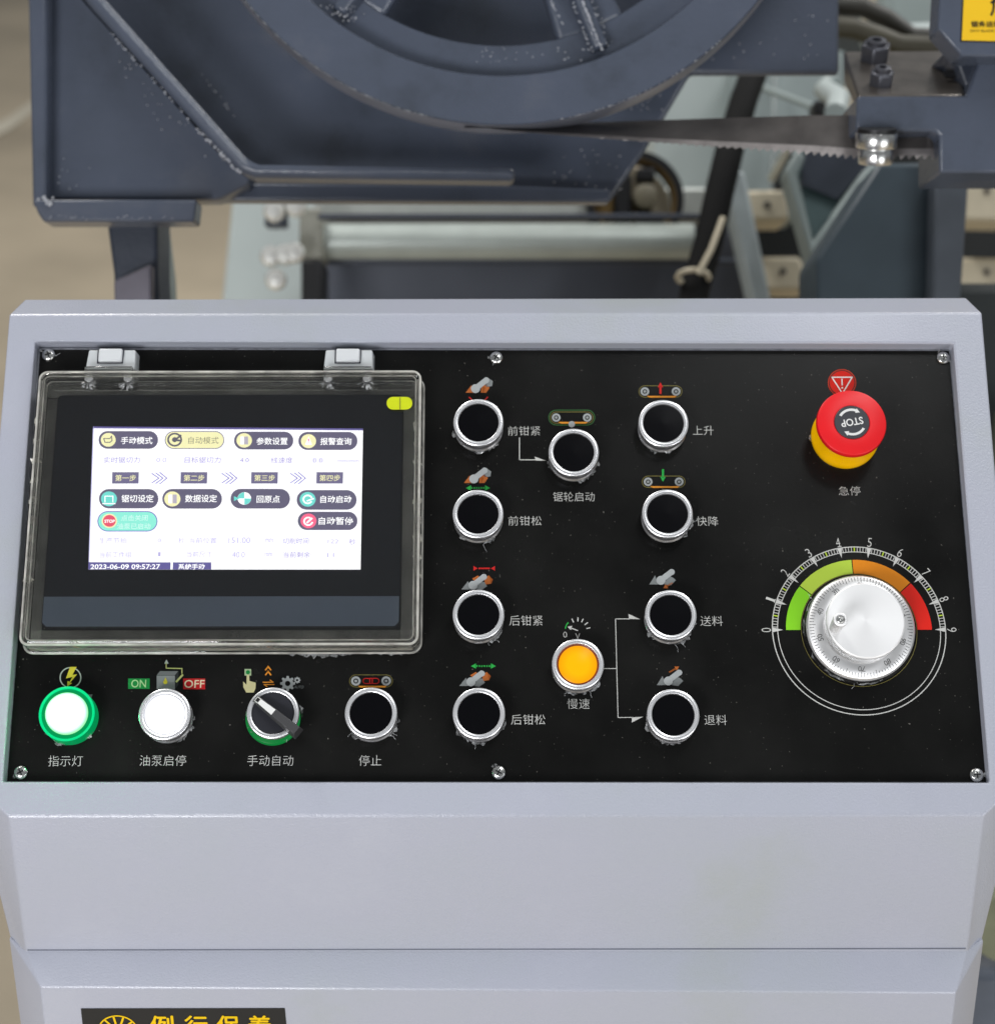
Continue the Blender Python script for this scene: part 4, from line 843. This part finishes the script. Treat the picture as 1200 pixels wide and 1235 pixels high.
# blade guide arm at the right
arm = empty('blade_guide_arm', base_under(1130, 200, 1.40), 'slate blue blade guide arm with a dark steel block, two bolts and shiny rollers', 'blade guide')
q = MB(); prism_cam(q, [(1034,115),(1032,158),(1128,158),(1133,163),(1133,208),(1260,208),(1260,72),(1180,73),(1165,115)], 1.37, .07); q.build('arm_body', m_slate, ID, arm, bevel=.002)
q = MB(); f_ = [cp(1035,114.5,1.372), cp(1034,136,1.372), cp(1168,136,1.372), cp(1166,114.5,1.372)]; bk = [cp(1017,61,1.47), cp(1018,100,1.47), cp(1146,100,1.47), cp(1145,60,1.47)]
q.hexa(f_, bk); q.build('steel_block', m_steel, ID, arm, bevel=.002)
q = MB(); f_ = [cp(1166,114,1.368), cp(1166,118,1.368), cp(1180,75,1.368), cp(1172,73,1.368)]
q = MB(); prism_cam(q, [(1137,-60),(1131,34),(1160,67),(1260,69),(1260,-60)], 1.345, .03); q.build('upper_bracket', m_slate, ID, arm, bevel=.0015)
q = MB(); prism_cam(q, [(1140,60),(1152,70),(1168,112),(1178,90),(1176,70),(1158,64)], 1.385, .05); q.build('side_web', m_slate_d, ID, arm, bevel=.002)
m_sty = mat('yellow_sticker', rgb(248,200,28), .4, var=.03)
ystk = MB(); prism_cam(ystk, [(1164,-60),(1158,49.5),(1260,52),(1260,-60)], 1.3446, .0002); ystk = ystk.build('sticker', mat('black_edge', rgb(30,30,30), .4), ID, arm, smooth=0)
q = MB(); prism_cam(q, [(1165,-60),(1160,48),(1260,50.5),(1260,-60)], 1.3443, .0001); q.build('sticker_face', m_sty, ID, ystk, smooth=0); ystk['label'] = 'yellow warning sticker with black lettering'
def cam_text(s, x, y, wd, ht, z, parent, m=m_blackpl, bold=.02):
    vs, fs = text_raw(s, bold); MB().add([cp(x+a*wd, y-b*ht, z) for a, b in vs], fs).build('lettering', m, ID, parent, smooth=0)
cam_text('锯条运转', 1189, 28.5, 36, 7.5, 1.344, ystk); cam_text('SAW BLADE RUNS', 1192, 36.5, 44, 3, 1.344, ystk, bold=0); cam_text('危', 1205, 6, 22, 26, 1.344, ystk)
def hexbolt(px, py, z, r, hh, mt, name, parent, mtop=None):
    base = cp(px, py, z); ax = (Up*.80 - Fw*.60).normalized(); u = Rt; v = ax.cross(u); mw = frame(base, u, v, ax)
    o = MB().prism([(r*math.cos(R(60*i+12)), r*math.sin(R(60*i+12))) for i in range(6)], 0, hh).build(name, mt, mw, parent, bevel=.0014)
    MB().lathe([(r*1.2,-.002),(r*1.2,.0006)], 28).build('washer', mt, mw, o)
    MB().lathe([(r*.62,hh),(r*.62,hh+.003),(r*.30,hh+.0035),(r*.28,hh+.0005),(0,hh+.0005)], 24).build('stud_end', mtop or mt, mw, o)
m_bolt = mat('blued_bolt_steel', rgb(92,93,100), .3, metal=.6, var=.2)
hexbolt(1054, 78, 1.45, .0115, .0170, m_bolt, 'bolt', arm); hexbolt(1062, 105, 1.395, .0092, .0125, m_bolt, 'bolt', arm)
q = MB().lathe([(.0075,-.0125),(.0082,-.012),(.0092,-.0105)], 24)
def vcyl(px, py, z, prof, name, m, parent):
    ax = (Up*.95 - Fw*.3).normalized(); u = Rt; v = ax.cross(u); return MB().lathe(prof, 40).build(name, m, frame(cp(px, py, z), u, v, ax), parent)
rl = vcyl(1056, 187, 1.37, [(.0118,-.006),(.0124,-.005),(.0124,.0035),(.0118,.0045),(.0118,.005),(.0142,.0055),(.0148,.0065),(.0148,.0150),(.0142,.0160),(.010,.0162)], 'guide_roller', m_chrome, arm)
vcyl(1056, 187, 1.37, [(.0135,.0162),(.0135,.0190)], 'roller_seal', m_blackpl, rl)
q = MB(); prism_cam(q, [(1152,83),(1136,86),(1140,92),(1155,93)], 1.398, .004); q.build('bolt_hole', m_blackpl, ID, arm)

# guide column and vee bracket under the arm
col = empty('guide_column', base_under(1100, 357, 1.8), 'dark slate column with a slanted side below the blade guide arm', 'machine column')
q = MB(); prism_cam(q, [(1060,196),(984,312),(984,460),(1150,460),(1165,205),(1128,195)], 1.72, .10); q.build('column_body', mat('deep_slate_paint', rgb(62,74,82), .4, var=.1), ID, col, bevel=.004)
q = MB(); prism_cam(q, [(1128,200),(1122,460),(1152,460),(1170,200)], 1.69, .03); q.build('column_rail', mat('grey_slate_paint', rgb(78,84,92), .4), ID, col, bevel=.003)
vb_ = empty('vee_bracket', base_under(980, 310, 2.0), 'pale edged vee shaped bracket left of the dark column', 'bracket')
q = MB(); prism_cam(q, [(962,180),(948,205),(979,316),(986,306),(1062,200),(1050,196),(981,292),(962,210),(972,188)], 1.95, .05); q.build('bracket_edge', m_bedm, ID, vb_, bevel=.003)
q = MB(); prism_cam(q, [(964,180),(962,212),(981,290),(1050,196),(1040,180)], 2.0, .03); q.build('bracket_plate', mat('muted_teal_paint', rgb(110,130,132), .5, var=.1), ID, vb_)  # one even teal over the bracket plate
q = MB(); prism_cam(q, [(972,180),(966,222),(1010,240),(1048,198),(1040,178)], 1.99, .008); q.build('inner_dark_plate', m_slate_d, ID, vb_)  # darker slate plate inside the vee

# machine bed: panels, rails and cross bars far behind
bed = empty('machine_bed', Matrix.Translation(cp(600, 355, 2.3)), 'pale grey green machine bed with bright cross rails behind the console', 'machine bed')
q = MB(); prism_cam(q, [(284,200),(268,357),(258,460),(420,460),(420,200)], 2.45, .3); q.build('side_panel', m_bed, ID, bed, bevel=.006)
q = MB(); prism_cam(q, [(380,225),(380,262),(880,266),(880,225)], 2.25, .05); q.build('upper_rail', m_rail, ID, bed, bevel=.004)
def hbar(px0, px1, py, z, r, m, name):
    a_, b = cp(px0, py, z), cp(px1, py, z); return MB().tube([a_, b], r, 32).build(name, m, ID, bed)
hbar(384, 836, 291, 2.2, .0205, mat('pale_bar_steel', rgb(186,194,188), .35, metal=.25, var=.06), 'round_bar')
hbar(384, 900, 261, 2.14, .0035, m_slate_d, 'thin_rod'); hbar(384, 900, 315, 2.24, .004, m_slate_d, 'thin_rod')
q = MB(); prism_cam(q, [(380,262),(380,460),(905,460),(905,262)], 2.32, .04); q.build('slate_trough', mat('trough_paint', rgb(80,84,94), .4, var=.25, nscale=4), ID, bed)
q = MB(); prism_cam(q, [(361,250),(361,312),(388,312),(388,250)], 2.15, .08); q.build('bearing_block', mat('grey_cast_block', rgb(140,140,130), .5), ID, bed, bevel=.004)
q = MB(); prism_cam(q, [(363,312),(363,460),(389,460),(389,312)], 2.15, .08); q.build('black_block', m_blackpl, ID, bed, bevel=.004)
m_nut = mat('bright_nut', rgb(250,250,244), .22, metal=.55)
for i, (bx, by) in enumerate(((332,256),(358,250),(328,310),(356,306),(334,338),(345,308))):
    o = MB().lathe([(.0105,0),(.0115,.004),(.0115,.012),(.009,.016),(0,.017)], 24).build('dome_nut', m_nut, frame(cp(bx, by, 2.12), Rt, Up, -Fw), bed)
q = MB(); prism_cam(q, [(322,240),(318,272),(345,272),(345,240)], 2.2, .03); q.build('dark_lug', m_slate_d, ID, bed, bevel=.003)
q = MB(); prism_cam(q, [(320,326),(350,326),(352,460),(318,460)], 2.3, .03)
q = MB(); prism_cam(q, [(800,60),(780,262),(905,262),(905,60)], 2.5, .2); q.build('rear_panel', m_bed, ID, bed, bevel=.004)
q = MB(); prism_cam(q, [(890,60),(888,262),(960,262),(1020,190),(1020,60)], 2.42, .1); q.build('rear_panel', mat('greenish_panel', rgb(160,172,172), .5, var=.06), ID, bed, bevel=.004)
q = MB(); prism_cam(q, [(872,205),(882,250),(908,360),(915,460),(945,460),(930,360),(898,205)], 2.1, .06); q.build('slanted_post', mat('pale_post', rgb(168,178,180), .5), ID, bed, bevel=.004)
q = MB(); prism_cam(q, [(896,262),(896,460),(1260,460),(1260,180),(1040,180),(990,262)], 2.6, .1); q.build('dark_backing', mat('dark_teal_backing', rgb(20,24,25), .6), ID, bed)
q = MB(); prism_cam(q, [(940,185),(936,232),(958,232),(958,185)], 2.3, .03); q.build('dark_lug', m_blackpl, ID, bed)
for i, (pts, nm) in enumerate((([(898,229),(902,266),(952,266),(948,228)],'far'), ([(914,309),(918,350),(978,350),(966,309)],'near'), ([(1167,212),(1160,266),(1260,268),(1260,212)],'right'), ([(1155,310),(1148,352),(1260,354),(1260,311)],'low'))):
    o = empty('cream_block', Matrix.Translation(cp(pts[1][0], pts[1][1], 2.2+.06*i)), ['cream block beside the hose, upper of the two left of the dark column','cream block directly behind the console edge, left of the dark column','pale cream block right of the dark column, upper one','tan cream block right of the dark column, lower one'][i], 'casting block', 'cream blocks of the bed')
    q = MB(); prism_cam(q, pts, 2.2+.06*i, .08); q.build('block_body', m_cream, ID, o, bevel=.005)
    q = MB(); cx_ = sum(p[0] for p in pts[:4])/4 if i < 2 else 1190; q.lathe([(.004,0),(.004,.002),(0,.002)], 16).build('block_screw', m_steel, frame(cp(cx_, pts[0][1]+18, 2.199+.06*i), Rt, Up, -Fw), o)
# pulley seen past the saw head
pul = empty('drive_pulley', Matrix.Translation(cp(785, 250, 1.95)), 'brass and black pulley half hidden between saw head and bed', 'pulley')
PFm = frame(cp(766, 240, 2.2), Rt, Up, -Fw); kp = 2.2/F_PX
MB().lathe([(50*kp,-.03),(59*kp,-.03),(59*kp,0),(50*kp,0),(50*kp,-.03)], 60, caps=False).build('rim', m_blackpl, PFm, pul); MB().lathe([(46*kp,-.03),(50*kp,-.028),(50*kp,-.002),(46*kp,-.004)], 60, caps=False).build('brass_ring', m_brass, PFm, pul)
MB().lathe([(45*kp,-.05),(45*kp,-.04),(0,-.04)], 48).build('face_disc', m_cream, PFm, pul); MB().lathe([(14*kp,-.04),(14*kp,.01),(10*kp,.012),(0,.012)], 32, 12*kp, 3*kp).build('hub', mat('dull_hub', rgb(120,114,96), .5), PFm, pul)
MB().box(-24*kp, -4*kp, -30*kp, 30*kp, -.03, 0).build('black_block', m_blackpl, PFm, pul, bevel=.003); MB().box(0, 34*kp, -30*kp, -16*kp, -.03, .004).build('lower_block', m_blackpl, PFm, pul, bevel=.003); MB().box(2*kp, 24*kp, 22*kp, 38*kp, -.03, .004).build('upper_block', m_blackpl, PFm, pul, bevel=.003)
MB().box(-44*kp, -26*kp, -22*kp, 30*kp, -.03, 0).build('brass_block', m_brass, PFm, pul, bevel=.003)
# hoses
hose = empty('black_hose', Matrix.Translation(cp(838, 360, 1.9)), 'thick black rubber hose running down behind the saw blade', 'hose')
MB().tube([cp(x, y, z) for x, y, z in ((925,40,2.1),(912,80,2.05),(897,120,2.0),(880,180,1.95),(868,230,1.92),(855,290,1.9),(838,350,1.88),(825,420,1.86))], .0145, 20).build('hose_tube', m_hose, ID, hose)
q = MB().tube([cp(836+19*math.cos(R(k*30)), 334+9*math.sin(R(k*30)), 1.87+.012*math.sin(R(k*30))) for k in range(13)], .0028, 8); q.build('cable_tie', m_cream, ID, hose)
q = MB().tube([cp(872,262,1.86), cp(858,300,1.85), cp(842,330,1.85)], .003, 8); q.build('tie_tail', m_cream, ID, hose)
h2 = empty('olive_hose', Matrix.Translation(cp(1060, 60, 1.9)), 'dark olive hose crossing behind the guide block at the top', 'hose')
MB().tube([cp(x, y, 1.9) for x, y in ((990,30),(1030,34),(1060,44),(1085,54),(1140,56),(1200,60))], .0105, 16).build('hose_tube', mat('olive_rubber', rgb(62,58,42), .5), ID, h2)
MB().tube([cp(x, y, 1.95) for x, y in ((980,5),(1040,8),(1070,22),(1100,44),(1200,50))], .010, 16).build('hose_tube', mat('olive_rubber_dark', rgb(44,42,34), .5), ID, h2)
pb = empty('pale_housing', Matrix.Translation(cp(1090, 30, 2.3)), 'pale grey rounded housing behind the guide arm near the top edge', 'machine housing')
q = MB(); prism_cam(q, [(1062,-60),(1062,28),(1090,44),(1150,44),(1150,-60)], 2.3, .15); q.build('housing_block', m_bedm, ID, pb, bevel=.02, seg=4)
q = MB(); prism_cam(q, [(1010,-60),(1010,90),(1240,90),(1240,-60)], 2.6, .05); q.build('dark_rear', mat('dark_rear_paint', rgb(48,52,50), .6), ID, pb)
MB().tube([cp(1058,-20,2.0), cp(1042,28,2.0)], .0045, 12).build('lever_rod', m_cream, ID, pb)
MB().tube([cp(x, y, 2.15) for x, y in ((1068,40),(1100,42),(1140,40))], .013, 16).build('pipe', m_bed, ID, pb)
fit = MB().tube([cp(1010,98,2.05), cp(995,108,2.05), cp(1012,118,2.02), cp(1008,136,2.0)], .012, 16).build('pipe_elbow', m_bed, ID); fit['label'] = 'short pale pipe elbow showing left of the steel guide block'; fit['category'] = 'pipe'

clut = empty('valve_block', Matrix.Translation(cp(985, 130, 2.2)), 'small dark valve block with rods between the black hose and the guide block', 'valve')
q = MB(); prism_cam(q, [(982,120),(982,139),(1000,139),(1003,120)], 2.1, .04); q.build('valve_body', m_blackpl, ID, clut, bevel=.003)
MB().tube([cp(905,100,2.3), cp(985,130,2.2)], .004, 10).build('rod', m_bedm, ID, clut); MB().tube([cp(930,215,2.2), cp(955,168,2.15)], .005, 10).build('rod', m_rail, ID, clut)
MB().tube([cp(934,88,2.4), cp(930,262,2.3)], .004, 10).build('rod', mat('dim_rod', rgb(120,130,130), .4), ID, clut)
# machine frame that shows past the console's right side
rs = empty('side_machine', Matrix.Translation((.62, 1.0, 0)), 'dark machine frame with an olive drum, a sliver right of the console', 'machine')
q = MB(); prism_cam(q, [(1080,340),(1080,1000),(1420,1000),(1420,340)], 1.75, .2); q.build('dark_frame', mat('frame_dark_paint', rgb(40,46,46), .5), ID, rs, bevel=.01)
q = MB(); prism_cam(q, [(1120,1170),(1120,1500),(1420,1500),(1420,1170)], 1.7, .2); q.build('slate_base', mat('frame_slate', rgb(110,118,132), .5), ID, rs, bevel=.01)
MB().tube([cp(1225,1120,1.6), cp(1225,1120,1.6)+V((0,.3,0))], .036, 40).build('drum', mat('olive_drum', rgb(150,154,128), .5), ID, rs)
MB().tube([cp(1220,600,1.7), cp(1230,500,1.7)], .022, 24).build('drum_pipe', mat('grey_olive', rgb(110,114,100), .5), ID, rs)
